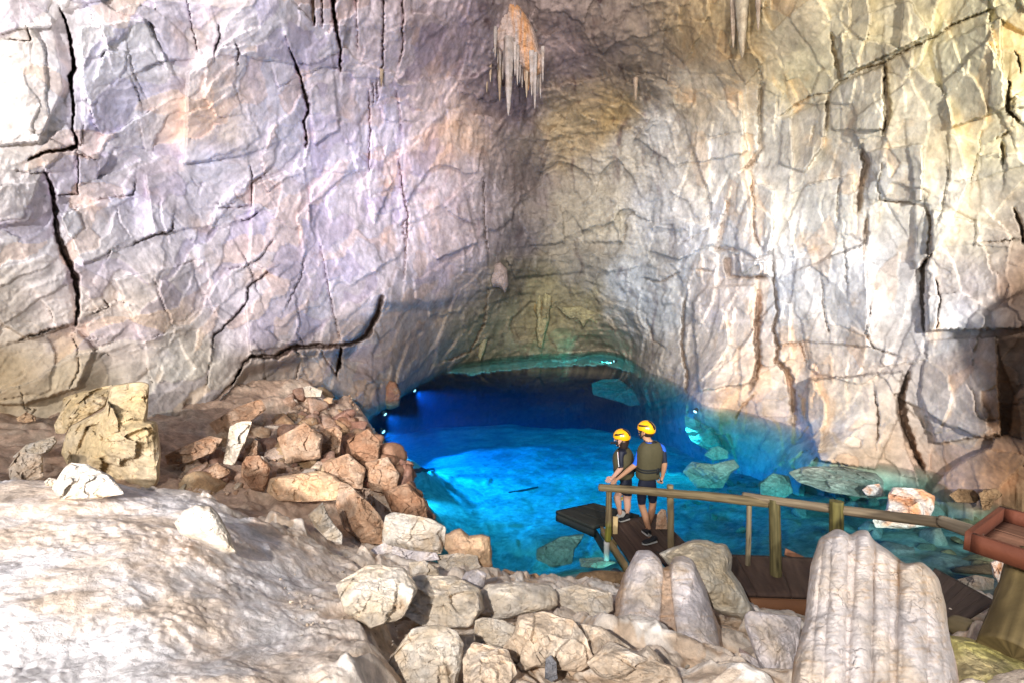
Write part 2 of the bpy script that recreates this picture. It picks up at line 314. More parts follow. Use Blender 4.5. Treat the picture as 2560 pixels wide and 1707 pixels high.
# slanted frames: strata dip to the right on the left wall, lie flat on the right wall
def frame(p, ang, sx, sy, sz):
    c, s_ = math.cos(ang), math.sin(ang)
    return np.stack([(p[:, 0] * .7 + p[:, 1] * .7) * c * sx - p[:, 2] * s_ * sx, (p[:, 0] * .7 - p[:, 1] * .7) * sy, ((p[:, 0] * .7 + p[:, 1] * .7) * s_ + p[:, 2] * c) * sz], 1)
warp = np.stack([fbm(P0 * .5, 3, 11), fbm(P0 * .5 + 31, 3, 12), fbm(P0 * .5 + 57, 3, 13)], 1)
PW = P0 + warp * .9
hL1, eL1 = facets(frame(PW, -.5, .40, .5, .75), 21, .75, .45)
c1_ = CELL.copy()
hL2, eL2 = facets(frame(PW + warp * .5 + .10 * np.stack([fbm(P0 * 3, 3, 14), fbm(P0 * 3 + 9, 3, 15), fbm(P0 * 3 + 19, 3, 16)], 1), -.65, .8, 1.2, 2.3), 22, .55, .5)
c2_ = CELL.copy()
hR1, eR1 = facets(frame(P0 + warp * .35, .10, .62, .6, .42), 23, .7, .6)
c3_ = CELL.copy()
hR2, eR2 = facets(frame(P0 + warp * .3 + .08 * np.stack([fbm(P0 * 3 + 4, 3, 17), fbm(P0 * 3 + 12, 3, 18), fbm(P0 * 3 + 22, 3, 19)], 1), .06, 1.5, 1.5, 1.0), 24, .6, .5)
c4_ = CELL.copy()
hM3, eM3 = facets(frame(PW, -.3, 3.6, 3.8, 5.5), 25, 1.0, .35)
c5_ = CELL.copy()
big = fbm(P0 * .33, 3, 31)
mid = fbm(PW * 1.3, 4, 41, .55)
strL = fbm(frame(PW, -.75, .8, 1.5, 6.0), 4, 51, .6)             # slanted ribs
strV = fbm(np.stack([PW[:, 0] * 4.5, PW[:, 1] * 2.5, PW[:, 2] * .35], 1), 4, 52, .6)   # hanging curtains
strH = fbm(np.stack([PW[:, 0] * .6, PW[:, 1] * .6, PW[:, 2] * 5.0], 1), 4, 53, .6)     # flat beds
fine = fbm(PW * 6.0, 3, 61, .6)
curtain = left_m * sst(640, 900, gx) * sst(760, 500, gy) + back_m * sst(420, 150, gy)
lefty = left_m * (1 - .75 * curtain)
h = big * .5 + mid * (.14 - .07 * right_m - .085 * left_m) + fine * .022
h += left_m * (hL1 * .19 + hL2 * .075) + right_m * (hR1 * .34 + hR2 * .13) + back_m * (hL1 * .35 + hR2 * .16)
h += hM3 * (.016 + .03 * back_m) + left_m * .016 * fbm(frame(PW, -.85, 1.6, 3.5, 15.0), 3, 55, .6)
h += lefty * strL * .035 + curtain * strV * .15 + back_m * strH * .20 + right_m * strH * .05
# fissures, with edges frayed by noise
jx = gx + 2.2 * perlin(np.stack([gx / 9, gy / 9, gx * 0 + 3], 1), 74) * 1.6 + 3.0 * fbm(np.stack([gx / 26, gy / 26, gx * 0], 1), 3, 71) * 2.2
jy = gy + 2.2 * perlin(np.stack([gx / 9, gy / 9, gx * 0 + 6], 1), 75) * 1.6 + 3.0 * fbm(np.stack([gx / 26, gy / 26, gx * 0 + 9.5], 1), 3, 72) * 2.2
rc = np.random.default_rng(77)
for k in range(120):
    x = rc.uniform(0, 2352); y = rc.uniform(-20, 1000)
    if 950 < x < 1480 and rc.uniform() < .6 or y > np.interp(x, [0, 400, 800, 1000, 1400, 1700, 2352], [930, 900, 780, 800, 780, 940, 1100]): continue
    lf = x < 1050; pts = [(x, y)]; a_ = rc.choice([-.28, -.1, 1.15, 1.35]) if lf else rc.choice([-.25, 0, 1.5, 1.62, 1.7])
    for q in range(int(rc.integers(2, 6))):
        ln = rc.uniform(9, 34) * (1.25 if abs(a_) > 1 else 1); x += math.cos(a_ + rc.normal() * .28) * ln; y += math.sin(a_ + rc.normal() * .28) * ln; pts.append((x, y))
        if rc.uniform() < .28: a_ = rc.choice([-.28, -.1, 1.2, 1.9]) if lf else rc.choice([-.2, .05, 1.5, 1.65])
    w_ = rc.uniform(1.2, 2.8) if rc.uniform() < .9 else rc.uniform(3, 5)
    CR.append((pts, (w_ * .6, w_, w_ * .5), rc.uniform(.08, .25), rc.uniform(-.07, .09)))
SLABS = [  # plates and blocks standing proud of the wall: outline, height in metres
 ([(1690,520),(1735,410),(1782,440),(1775,580),(1740,598),(1690,570)],.55),([(1618,660),(1740,655),(1737,880),(1604,900),(1588,700)],.5),([(1782,640),(1990,556),(2003,800),(1845,785),(1790,790)],.38),
 ([(1690,592),(1762,600),(1764,634),(1690,640)],.65),([(1930,190),(2030,150),(2032,300),(1908,300),(1903,222)],.4),([(1795,275),(1900,225),(1895,330),(1850,400),(1788,380)],.35),
 ([(1856,870),(2075,850),(2064,960),(2012,1080),(1880,1060),(1850,950)],.65),([(2142,480),(2380,550),(2380,755),(2130,762),(2124,620)],.4),([(1998,345),(2122,330),(2120,462),(2022,462),(1988,480)],.35),
 ([(1927,78),(1985,30),(2090,0),(2142,80),(1990,152),(1934,176)],.4),([(1500,470),(1620,440),(1640,560),(1560,600),(1490,580)],.3),([(1560,250),(1700,210),(1720,350),(1600,380)],.3),([(2130,780),(2290,770),(2300,1000),(2150,1020),(2110,900)],.4),
 ([(1850,420),(1960,400),(1965,540),(1800,600),(1780,560)],.3),([(2150,100),(2300,40),(2310,250),(2180,300)],.3),([(1700,700),(1730,680),(1735,800),(1705,820)],.25),
 ([(430,170),(560,60),(640,160),(640,330),(560,360),(420,380)],.28),([(180,60),(330,40),(420,200),(330,330),(190,300)],.34),([(130,490),(300,440),(320,560),(190,610)],.25),([(60,420),(115,412),(178,742),(60,782),(-60,700),(-60,420)],.42),
 ([(330,400),(480,380),(500,520),(350,540)],.22),([(580,420),(700,380),(730,560),(640,640),(570,600)],.25),([(-60,785),(170,752),(220,800),(180,890),(60,930),(-60,930)],.3),([(260,640),(440,600),(480,740),(330,790)],.2),([(700,120),(760,60),(780,300),(720,340)],.3),([(800,330),(850,250),(905,420),(860,520)],.28),
 ([(560,690),(690,640),(760,760),(640,800),(570,810)],.25),([(-60,60),(120,40),(150,200),(90,330),(-60,340)],.3),([(940,430),(1060,400),(1100,560),(1000,600)],.35),([(1160,480),(1290,470),(1300,560),(1180,570)],.35),([(1330,440),(1420,430),(1430,560),(1340,560)],.35),([(1160,590),(1400,575),(1410,625),(1180,640)],.5),
]
slab = np.zeros(nW)
for pts, hgt in SLABS:
    pts = np.array(pts, float); lo = pts.min(0) - 20; hi = pts.max(0) + 20; idx = np.nonzero((gx > lo[0]) & (gx < hi[0]) & (gy > lo[1]) & (gy < hi[1]))[0]
    X = jx[idx]; Y = jy[idx]; ins = np.zeros(len(idx), bool); dist = np.full(len(idx), 1e9); n_ = len(pts)
    for i in range(n_):
        a = pts[i]; b_ = pts[(i + 1) % n_]; e = b_ - a; s_ = np.clip(((X - a[0]) * e[0] + (Y - a[1]) * e[1]) / (e @ e), 0, 1); dist = np.minimum(dist, np.hypot(X - a[0] - s_ * e[0], Y - a[1] - s_ * e[1]))
        if a[1] != b_[1]: ins ^= ((a[1] > Y) != (b_[1] > Y)) & (X < e[0] * (Y - a[1]) / e[1] + a[0])
    rc2 = rc.uniform(-1, 1, 2); c_ = pts.mean(0); dr = rc2 / np.hypot(*rc2); tl = np.clip((.42 if c_[0] < 1450 else .75) + 1.15 * ((X - c_[0]) * dr[0] + (Y - c_[1]) * dr[1]) / max(np.ptp(pts[:, 0]), np.ptp(pts[:, 1])), 0, 1.3)
    slab[idx] = np.maximum(slab[idx], np.where(ins, sst(0, 4.5, dist) * hgt * tl, 0))
crk = np.zeros(nW); lipm = np.zeros(nW)
for pts, (w0, w1, w2), dep, lip in CR:
    pts = np.array(pts, float); seg = np.hypot(*(pts[1:] - pts[:-1]).T); cum = np.concatenate([[0], np.cumsum(seg)]); tot = cum[-1]
    lo = pts.min(0) - 70; hi = pts.max(0) + 70
    idx = np.nonzero((gx > lo[0]) & (gx < hi[0]) & (gy > lo[1]) & (gy < hi[1]))[0]
    if not len(idx): continue
    X = jx[idx]; Y = jy[idx]; best = np.full(len(idx), 1e9); tt = np.zeros(len(idx)); sg = np.zeros(len(idx))
    for k in range(len(seg)):
        a = pts[k]; e = pts[k + 1] - a
        s_ = np.clip(((X - a[0]) * e[0] + (Y - a[1]) * e[1]) / (e @ e), 0, 1)
        dx = X - a[0] - s_ * e[0]; dy = Y - a[1] - s_ * e[1]; d = np.hypot(dx, dy); m = d < best
        best = np.where(m, d, best); tt = np.where(m, (cum[k] + s_ * seg[k]) / tot, tt); sg = np.where(m, np.sign(e[0] * dy - e[1] * dx), sg)
    wd = np.where(tt < .5, w0 + (w1 - w0) * tt * 2, w1 + (w2 - w1) * (tt - .5) * 2)
    dep = dep * (.55 if pts[:, 0].mean() > 1450 or max(w0, w1, w2) < 7 else 1)
    wd = wd * (.62 if max(w0, w1, w2) < 9 else .9) * (1 + .9 * perlin(np.stack([tt * tot / 16, tt * 0 + pts[0, 0], tt * 0], 1), 5)) * .5
    g = 1 - sst(wd * .5, wd + 1.4, best)
    endf = sst(0, .08, tt) * (1 - sst(.92, 1, tt)) * .5 + .5
    crk[idx] = np.maximum(crk[idx], g * dep * endf)
    lipm[idx] += lip * np.exp(-best / 26) * (-sg) * .8
h = h + lipm + slab
# overhang of the great crack: rock below it lies deeper
under = sst(0, 30, gy - np.interp(gx, [380, 442, 506, 559, 634, 727, 800, 877, 980, 1111], [1040, 975, 915, 840, 822, 797, 793, 690, 690, 660])) * sst(395, 480, gx) * sst(1120, 1000, gx)
D = D0 - h + under * .45
D = D + crk * (.45 + .35 * np.clip(D0 / 14, .6, 1.4))
# the wall is undercut below the water line at the back
wl = np.interp(gx, [800, 835, 880, 925, 1000, 1040, 1130, 1220, 1310, 1390, 1455, 1480], [975, 965, 936, 904, 860, 844, 832, 823, 818, 810, 826, 850])
# a shelf just under the water along the back, a dark hollow below it
shw = 5 + 17 * sst(1010, 1090, gx) + 6 * sst(1250, 1400, gx); dzs = (-.30 + .22 * mid + .10 * hL1 - CAM[2]) / ray(gx, gy)[1]
onsh = (gy > wl + 1) & (gy < wl + shw + 3) & (gx > 1020) & (gx < 1470); D = np.where(onsh & (dzs > 5), np.minimum(D, np.maximum(dzs, 5)), D)
D = D + sst(0, 3, gy - wl - shw + 9 * mid) * sst(840, 880, gx) * sst(1440, 1340, gx) * 8
WP = at(gx, gy, D)
# rock colour and painted shade
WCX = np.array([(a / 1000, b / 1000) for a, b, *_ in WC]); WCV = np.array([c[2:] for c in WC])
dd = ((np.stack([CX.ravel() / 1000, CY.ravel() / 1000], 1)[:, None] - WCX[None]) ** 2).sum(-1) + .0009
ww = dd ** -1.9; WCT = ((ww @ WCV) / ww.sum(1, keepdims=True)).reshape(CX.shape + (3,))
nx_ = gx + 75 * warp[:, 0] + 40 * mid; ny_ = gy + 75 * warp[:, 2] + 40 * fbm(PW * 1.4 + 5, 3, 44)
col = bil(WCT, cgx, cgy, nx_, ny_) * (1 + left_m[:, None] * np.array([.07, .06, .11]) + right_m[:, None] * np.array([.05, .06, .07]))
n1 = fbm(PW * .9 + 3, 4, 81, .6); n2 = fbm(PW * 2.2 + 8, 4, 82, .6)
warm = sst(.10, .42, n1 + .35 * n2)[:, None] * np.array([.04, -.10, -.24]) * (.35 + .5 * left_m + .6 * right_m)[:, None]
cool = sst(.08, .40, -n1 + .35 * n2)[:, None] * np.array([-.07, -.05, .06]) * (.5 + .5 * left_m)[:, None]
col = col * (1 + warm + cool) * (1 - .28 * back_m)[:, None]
pl1 = np.where(right_m > .5, c3_, c1_) - .5; pl2 = np.where(right_m > .5, c4_, c2_) - .5; side = (left_m + right_m)[:, None]      # each broken plate has its own tint
col = col * (1 + side * (pl1[:, None] * np.array([.10, .15, .22]) + pl2[:, None] * np.array([.12, .15, .16]) + (c5_ - .5)[:, None] * .10))
pch = sst(.80, .86, c2_)[:, None] * left_m[:, None] + sst(.86, .9, c4_)[:, None] * right_m[:, None]; col = col * (1 - pch * np.array([-.02, .09, .18]))
vio = sst(.26, .16, c2_)[:, None] * left_m[:, None]; col = col * (1 - vio * np.array([.10, .11, .02]))
strk = fbm(np.stack([PW[:, 0] * 3.2, PW[:, 1] * 2.0, PW[:, 2] * .22], 1), 4, 83, .6)
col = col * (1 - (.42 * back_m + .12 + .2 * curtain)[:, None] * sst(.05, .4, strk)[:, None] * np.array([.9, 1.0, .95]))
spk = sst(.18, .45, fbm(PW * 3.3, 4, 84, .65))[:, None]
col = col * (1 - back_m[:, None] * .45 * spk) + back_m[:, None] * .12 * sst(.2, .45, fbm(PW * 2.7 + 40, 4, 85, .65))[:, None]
wetb = (sst(2, 8, gy - wl) * sst(1010, 1040, gx) * sst(1480, 1440, gx) * sst(4, 0, gy - wl - shw + 9 * mid))[:, None]; col = col * (1 - wetb) + wetb * np.array([.46, .50, .44]) * (1 - .4 * spk)
col = col * (1 - .5 * sst(.1, .5, crk)[:, None] * np.array([.75, .9, 1.0]))       # clay brown and painted shade in the fissures
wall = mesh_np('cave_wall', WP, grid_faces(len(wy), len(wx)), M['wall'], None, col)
tag(wall, kind='structure')
# unseen blocker added outside the picture to shade the wall at the right edge
sv = np.linspace(0, math.pi, 40); sw = np.linspace(0, 2 * math.pi, 56, endpoint=False); SU, SW_ = np.meshgrid(sv, sw, indexing='ij')
SN = np.stack([np.cos(SU), np.sin(SU) * np.cos(SW_), np.sin(SU) * np.sin(SW_)], -1).reshape(-1, 3); SP = SN * np.array([1.8, .55, 1.25]) * (1 + .35 * fbm(SN * 1.7 + 4, 4, 301))[:, None] + np.array([7.45, 4.0, 3.5])
i = np.arange(len(SP)).reshape(40, 56); j = np.roll(i, -1, 1)
mesh_np('shade_blocker', SP, np.stack([i[:-1], i[1:], j[1:], j[:-1]], -1).reshape(-1, 4), M['wall'], wall, np.tile([.45, .36, .28], (len(SP), 1)))
# ================================================================== cave floor and lake bed: one sheet
TD = [  # x, y (photo), depth
 (0,1568,2.2),(400,1568,2.2),(700,1568,2.35),(0,1300,3.2),(300,1300,3.25),(0,1112,4.7),(200,1105,4.9),(330,1130,4.9),(420,1200,4.2),(520,1420,2.95),
 (480,1150,5.0),(560,1200,4.8),(640,1290,4.3),(700,1230,5.2),(760,1330,4.4),(850,1450,3.35),(880,1330,4.9),(620,1440,3.0),(780,1568,2.5),
 (375,1130,6.6),(0,1085,6.6),(200,1100,6.6),(0,950,8.6),(450,1060,8.0),(550,1190,6.1),(700,1170,7.0),(850,1210,7.0),(640,1090,8.2),
 (600,1000,10.0),(700,890,13.2),(780,950,12.6),(720,1040,9.8),(820,1060,10.0),(800,1000,11.6),
 (850,1290,5.6),(950,1280,6.0),(1000,1350,5.0),(1100,1350,5.4),(1000,1500,3.5),(1100,1420,4.4),(900,1568,2.75),
 (1200,1500,3.6),(1500,1568,3.1),(1200,1568,3.1),(1350,1390,4.9),(1280,1440,4.3),(1450,1480,3.9),(1600,1500,3.8),(1750,1450,4.7),(1750,1568,3.5),(1850,1568,3.1),
 (2000,1568,2.85),(2250,1520,3.35),(2352,1568,2.95),(2200,1460,4.2),(1950,1450,4.9),(2352,1470,3.6),
]
TPT = [tuple(at(x, y, d)) for x, y, d in TD]
for x, y in [(1010,1310),(1140,1318),(1230,1322),(1330,1330),(1420,1330),(1500,1330)]:
    d = depth_z(x, y, 0.0); TPT.append(tuple(at(x, y, d)))
for x, y in [(835,966),(872,1005),(905,1050),(935,1092),(965,1140),(985,1185)]:     # rubble bank: half a metre above the water
    d = float(depth_z(x, y, 0.0)); a, b, c = at(x, y, d); TPT += [(a, b, -.15), (a - .35, b - .1, .55), (a + .5, b + .25, -1.2), (a + 1.4, b + .8, -1.7)]
TPT += [(-12,2,2.3),(-12,8,2.2),(-6,1,2.1),(0,1,2.0),(3,1,1.9),(8,1,1.6),(8,3.5,1.2),(12,3,1.3),(5,3.2,1.35),(10,6,.5),(7.5,6.2,-.05),(6,5.2,.25),(14,7,.6),
 (-1.2,8,-1.1),(0.5,8,-1.0),(2,8,-.9),(3.5,7.6,-.8),(-2,9.5,-1.45),(0.5,10,-1.5),(2.5,10,-1.4),(4.5,8,-.7),(5.2,6.6,-.25),(6.5,7.5,-.4),(8,8,-.3),(9.5,9,-.2),
 (4.5,10,-1.3),(6,10,-.9),(7.5,10.5,-.8),(5,12.5,-1.5),(6.5,12.5,-1.4),(8,13,-1.4),(2.5,13,-1.95),(-.5,13,-2.0),(-3,12.5,-2.0),(-5,14,-2.2),(4,16,-2.3),(6.5,16,-2.1),
 (1,17,-2.55),(-3,17,-2.6),(-5.5,17,-2.7),(3.5,20,-2.8),(5.5,20,-2.7),(0,20,-2.9),(0,22,-3.2),(-3,22,-3.25),(4,25,-3.5),(0,24.5,-3.5),(0,27,-3.85),(-4,27,-4),(0,34,-10),(8,34,-9),(-9,34,-9),(12,20,-3),(-10,20,-3),(-9,13,1.5),(12,12,0)]
TPT = np.array(TPT)
_tr = RBF(TPT[:, :2], TPT[:, 2], .25)
tgx = np.arange(-16, 16.01, .125); tgy = np.arange(0, 36.01, .125)
TX, TY = np.meshgrid(tgx, tgy); TZ = _tr(np.stack([TX.ravel(), TY.ravel()], 1)).reshape(TX.shape)
for _ in range(2):
    TZ[1:-1, 1:-1] = (TZ[1:-1, 1:-1] * 2 + TZ[:-2, 1:-1] + TZ[2:, 1:-1] + TZ[1:-1, :-2] + TZ[1:-1, 2:]) / 6
def tz(x, y):
    x = np.atleast_1d(np.asarray(x, float)); y = np.atleast_1d(np.asarray(y, float))
    return bil(TZ, tgx, tgy, x, y)
def hit(x, y, lo=1.6, hi=30, off=0.0):
    """depth at which the line of sight through photo point x, y meets the floor"""
    d = np.exp(np.linspace(math.log(lo), math.log(hi), 1400)); p = at(np.full(1400, float(x)), np.full(1400, float(y)), d)
    k = np.nonzero(p[:, 2] < tz(p[:, 0], p[:, 1]) + off)[0]
    return float(d[k[0]]) if len(k) else hi
az = np.linspace(R(-60), R(60), 1150); rr = np.exp(np.linspace(math.log(1.1), math.log(35), 760))
AZ, RR = np.meshgrid(az, rr); fx = (np.sin(AZ) * RR).ravel(); fy = (np.cos(AZ) * RR).ravel()
fz = tz(fx, fy); FP = np.stack([fx, fy, fz], 1)
mound = sst(-.2, -1.6, fx + (fy - 2.4) * .28) * sst(5.4, 4.6, fy)
rub = sst(-1.6, -2.4, fx) * sst(5.4, 6.2, fy) * sst(.0, .25, fz)
wet = sst(.12, -.05, fz)
front = np.clip(1 - mound - rub - wet, 0, 1)
fw = np.stack([fbm(FP * .9, 3, 111), fbm(FP * .9 + 33, 3, 112), fbm(FP * .9 + 77, 3, 113)], 1)
FW = FP + fw * .4
hf1, _e1 = facets(FW * np.array([1.15, 1.15, 1.6]), 121, 1.7, .35, 14)
hf2, _e2 = facets(FW * np.array([3.4, 3.4, 4.2]), 122, 1.7, .35, 18)
hf3, _e5 = facets(FW * np.array([9, 9, 11]), 125, 1.8, .4, 22)
_, _e3 = facets((FP + fw * .06) * np.array([15, 13, 15]), 123, 0, 0)
_, _e4 = facets((FP + fw * .1 + 5) * np.array([7, 6, 7]), 124, 0, 0)
lo = fbm(FP * .8, 3, 131); md = fbm(FW * 2.4, 4, 132, .55); fi = fbm(FW * 9, 3, 133, .6)
pop = sst(-.12, .22, fbm(FP * 1.1 + 15, 3, 134) + .05)
rip = fbm(np.stack([FW[:, 0] * 5 + FW[:, 1] * 2.5, FW[:, 1] * 1.6, FW[:, 2]], 1), 3, 135, .6)
fh = mound * (lo * .18 + md * .07 + fi * .022 + pop * sst(4.4, 3.2, fy) * (np.minimum(_e3, .5) * .036 + np.minimum(_e4, .4) * .02) + rip * .03)
fh += rub * (hf1 * .08 + hf2 * .04 + md * .14 + fi * .03)
fh += front * (hf1 * .20 + hf2 * .075 + hf3 * .018 + md * .08 + fi * .018 + rip * .02)
fh += wet * (hf1 * .05 * sst(-5, -1, fz) + hf2 * .006 + md * .035 + lo * .16)
fz2 = fz + fh
FP2 = np.stack([fx, fy, fz2], 1)
c_m = np.array([.80, .76, .76]); c_mp = np.array([.72, .54, .38]); c_f = np.array([.74, .61, .49]); c_f2 = np.array([.82, .75, .68]); c_r = np.array([.52, .36, .26]); c_r2 = np.array([.60, .47, .36]); c_w = np.array([.62, .62, .56])
k1 = sst(-.12, .25, fbm(FW * .8 + 9, 4, 141, .6) + .25 * fi)[:, None]; k2 = sst(-.1, .3, fbm(FW * 1.6 + 19, 4, 142, .6))[:, None]
fc = mound[:, None] * (c_m * (1 - .75 * k1) + c_mp * .75 * k1) + rub[:, None] * (c_r * (1 - k2) + c_r2 * k2) + front[:, None] * (c_f * (1 - k2) + c_f2 * k2) + wet[:, None] * c_w * (1 - .45 * k1) * (1 - .45 * sst(2.5, 4.5, fx) * sst(-3.5, -1, fz))[:, None]
rs = sst(.15, .4, rip)[:, None] * mound[:, None] * pop[:, None]; fc = fc * (1 - rs * np.array([.12, .30, .45]))
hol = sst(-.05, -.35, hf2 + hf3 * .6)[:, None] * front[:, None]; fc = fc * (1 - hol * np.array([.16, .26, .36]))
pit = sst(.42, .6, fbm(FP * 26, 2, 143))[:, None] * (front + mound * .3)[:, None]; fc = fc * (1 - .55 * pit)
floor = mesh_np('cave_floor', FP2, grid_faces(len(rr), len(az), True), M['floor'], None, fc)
tag(floor, kind='structure')

# ================================================================== water
m, t, b = nodes('lake_water'); N = t.nodes; L = t.links.new; N.remove(b)
tr = N.new('ShaderNodeBsdfTransparent'); gl = N.new('ShaderNodeBsdfGlossy'); gl.inputs['Roughness'].default_value = .0
fr = N.new('ShaderNodeFresnel'); fr.inputs['IOR'].default_value = 1.15; mx = N.new('ShaderNodeMixShader')
nz = N.new('ShaderNodeTexNoise'); nz.inputs['Scale'].default_value = 1.6; nz.inputs['Detail'].default_value = 3
bp = N.new('ShaderNodeBump'); bp.inputs['Strength'].default_value = .012; bp.inputs['Distance'].default_value = .03
tc = N.new('ShaderNodeTexCoord'); L(tc.outputs['Object'], nz.inputs['Vector']); L(nz.outputs[0], bp.inputs['Height']); 
fm = N.new('ShaderNodeMath'); fm.operation = 'MULTIPLY'; fm.inputs[1].default_value = .5; L(fr.outputs[0], fm.inputs[0]); L(fm.outputs[0], mx.inputs[0]); L(tr.outputs[0], mx.inputs[1]); L(gl.outputs[0], mx.inputs[2]); L(mx.outputs[0], N['Material Output'].inputs[0])
va = N.new('ShaderNodeVolumeAbsorption'); va.inputs['Color'].default_value = (0, .88, .968, 1); va.inputs['Density'].default_value = .55
vsc = N.new('ShaderNodeVolumeScatter'); vsc.inputs['Color'].default_value = (.10, .45, 1, 1); vsc.inputs['Density'].default_value = .010; vsc.inputs['Anisotropy'].default_value = .2
av = N.new('ShaderNodeAddShader'); L(va.outputs[0], av.inputs[0]); L(vsc.outputs[0], av.inputs[1]); L(av.outputs[0], N['Material Output'].inputs[1])
M['water'] = m
wv = np.array([(x, y, z) for z in (-18, 0) for x, y in ((-13, 4.0), (13.5, 4.0), (13.5, 34.9), (-13, 34.9))])
water = mesh_np('lake_water', wv, [(0, 3, 2, 1), (4, 5, 6, 7), (0, 1, 5, 4), (1, 2, 6, 5), (2, 3, 7, 6), (3, 0, 4, 7)], M['water'], smooth=False)
water.name = 'water'; tag(water, kind='structure')

# ================================================================== lamps under the water
m, t, b = nodes('lamp_glass'); b.inputs['Emission Color'].default_value = (.75, .9, 1, 1); b.inputs['Emission Strength'].default_value = 2.5; M['lampglass'] = m
m, t, b = nodes('lamp_housing'); b.inputs['Base Color'].default_value = (.05, .05, .06, 1); b.inputs['Roughness'].default_value = .5; M['lamphouse'] = m
def lathe(prof, n=20):
    prof = np.array(prof, float); a = np.linspace(0, 2 * math.pi, n, endpoint=False)
    V = np.stack([prof[:, 0][:, None] * np.cos(a), prof[:, 0][:, None] * np.sin(a), np.broadcast_to(prof[:, 1][:, None], (len(prof), n))], -1).reshape(-1, 3)
    Fc = []
    for i in range(len(prof) - 1):
        for j in range(n):
            k = (j + 1) % n; Fc.append((i * n + j, i * n + k, (i + 1) * n + k, (i + 1) * n + j))
    return V, np.array(Fc)
LAMPS = [(952,896,-.35,(.03,.30,1),2100,(1,17,-3.5),'small lit underwater lamp where the dark overhang dips into the lake'),
         (884,950,-.35,(.03,.38,1),1800,(-.5,15,-3),'lit underwater lamp just below the orange rock bulb'),
         (880,990,-.45,(.04,.46,1),2300,(0,13,-3),'lit underwater lamp between the orange rock bulb and the rubble bank'),
         (918,1062,-.4,(.06,.55,1),420,(0,11,-2.4),'lit underwater lamp nearest the red rubble bank'),
         (1411,829,-.2,(.15,.95,.80),420,(.5,25.9,-.6),'small lit underwater lamp at the far right end of the lake'),
         (1597,944,-.25,(.3,.92,1),500,(3.2,14,-3),'bright underwater lamp by the white slab under the right wall'),
         (1412,1316,-.2,(.2,1,.9),26,(.3,10,-1.8),'lit underwater lamp at the near shore under the platform')]
for x, y, z, c, e, tgt, lab in LAMPS:
    d = float(depth_z(x, y, z)); p = at(x, y, d)
    r = bpy.data.objects.new('underwater_lamp', None); COL.objects.link(r); r.location = p; r.empty_display_size = .1
    tag(r, lab, 'lamp', 'underwater lamps round the lake')
    V, Fc = lathe([(0, -.12), (.05, -.12), (.07, -.06), (.075, .0), (.065, .015), (.06, .01)]); rot = (Vector(tgt) - Vector(p)).to_track_quat('Z', 'Y').to_euler(); mesh_np('housing', V, Fc, M['lamphouse'], r).rotation_euler = rot
    V, Fc = lathe([(.06, .012), (.045, .03), (.02, .04), (0, .042)]); mesh_np('lens', V, Fc, M['lampglass'], r).rotation_euler = rot
    pl = bpy.data.lights.new('underwater_light', 'SPOT'); pl.energy = e; pl.color = c; pl.shadow_soft_size = .08; pl.spot_size = R(86); pl.spot_blend = .5
    po = bpy.data.objects.new('underwater_light', pl); COL.objects.link(po); po.parent = r; po.location = (Vector(tgt) - Vector(p)).normalized() * .07
    po.rotation_euler = (Vector(tgt) - Vector(p)).to_track_quat('-Z', 'Y').to_euler()
# ================================================================== rocks: each outline gets its own distance, lean and thickness
def dens(poly, n):
    p = np.array(poly, float); c = p.mean(0)
    q = np.concatenate([p, p[:1]]); s = np.hypot(*(q[1:] - q[:-1]).T); cum = np.concatenate([[0], np.cumsum(s)])
    t = np.linspace(0, cum[-1], n, endpoint=False)
    X = np.interp(t, cum, q[:, 0]); Y = np.interp(t, cum, q[:, 1])
    for _ in range(max(1, n // 70)):
        X = (np.roll(X, 1) + 2 * X + np.roll(X, -1)) / 4; Y = (np.roll(Y, 1) + 2 * Y + np.roll(Y, -1)) / 4
    return X, Y, c
def hM(P, seed):
    return facets(P * 9 + fbm(P * 5, 2, seed)[:, None] * .5, seed + 331, 1.0, .4)[0]
def wall_d(x, y):
    i = min(np.searchsorted(wx, x), len(wx) - 1); j = min(np.searchsorted(wy, y), len(wy) - 1)
    return float(D.reshape(len(wy), len(wx))[j, i])
PAL = {'tan': ((.58, .44, .25), (.64, .52, .36)), 'white': ((.60, .54, .47), (.58, .46, .33)), 'cream': ((.66, .55, .42), (.72, .64, .55)), 'sand': ((.60, .47, .35), (.68, .58, .48)),
       'red': ((.31, .165, .095), (.43, .28, .185)), 'rust': ((.43, .26, .16), (.54, .39, .28)), 'orange': ((.68, .46, .28), (.60, .40, .26)), 'grey': ((.20, .20, .22), (.28, .27, .28)),
       'lilac': ((.66, .60, .60), (.60, .50, .41)), 'brown': ((.24, .15, .08), (.34, .22, .12)), 'teal': ((.33, .35, .30), (.25, .26, .22)), 'salt': ((.80, .78, .74), (.66, .34, .18)),
       'moss': ((.50, .44, .16), (.42, .34, .18)), 'bulb': ((.62, .57, .48), (.54, .44, .30)), 'flute': ((.58, .525, .51), (.53, .44, .36)), 'mud': ((.26, .24, .19), (.36, .33, .27)), 'pink': ((.24, .19, .18), (.20, .155, .14)), 'flow': ((.24, .215, .12), (.17, .15, .09)), 'brick': ((.20, .09, .055), (.24, .14, .08))}
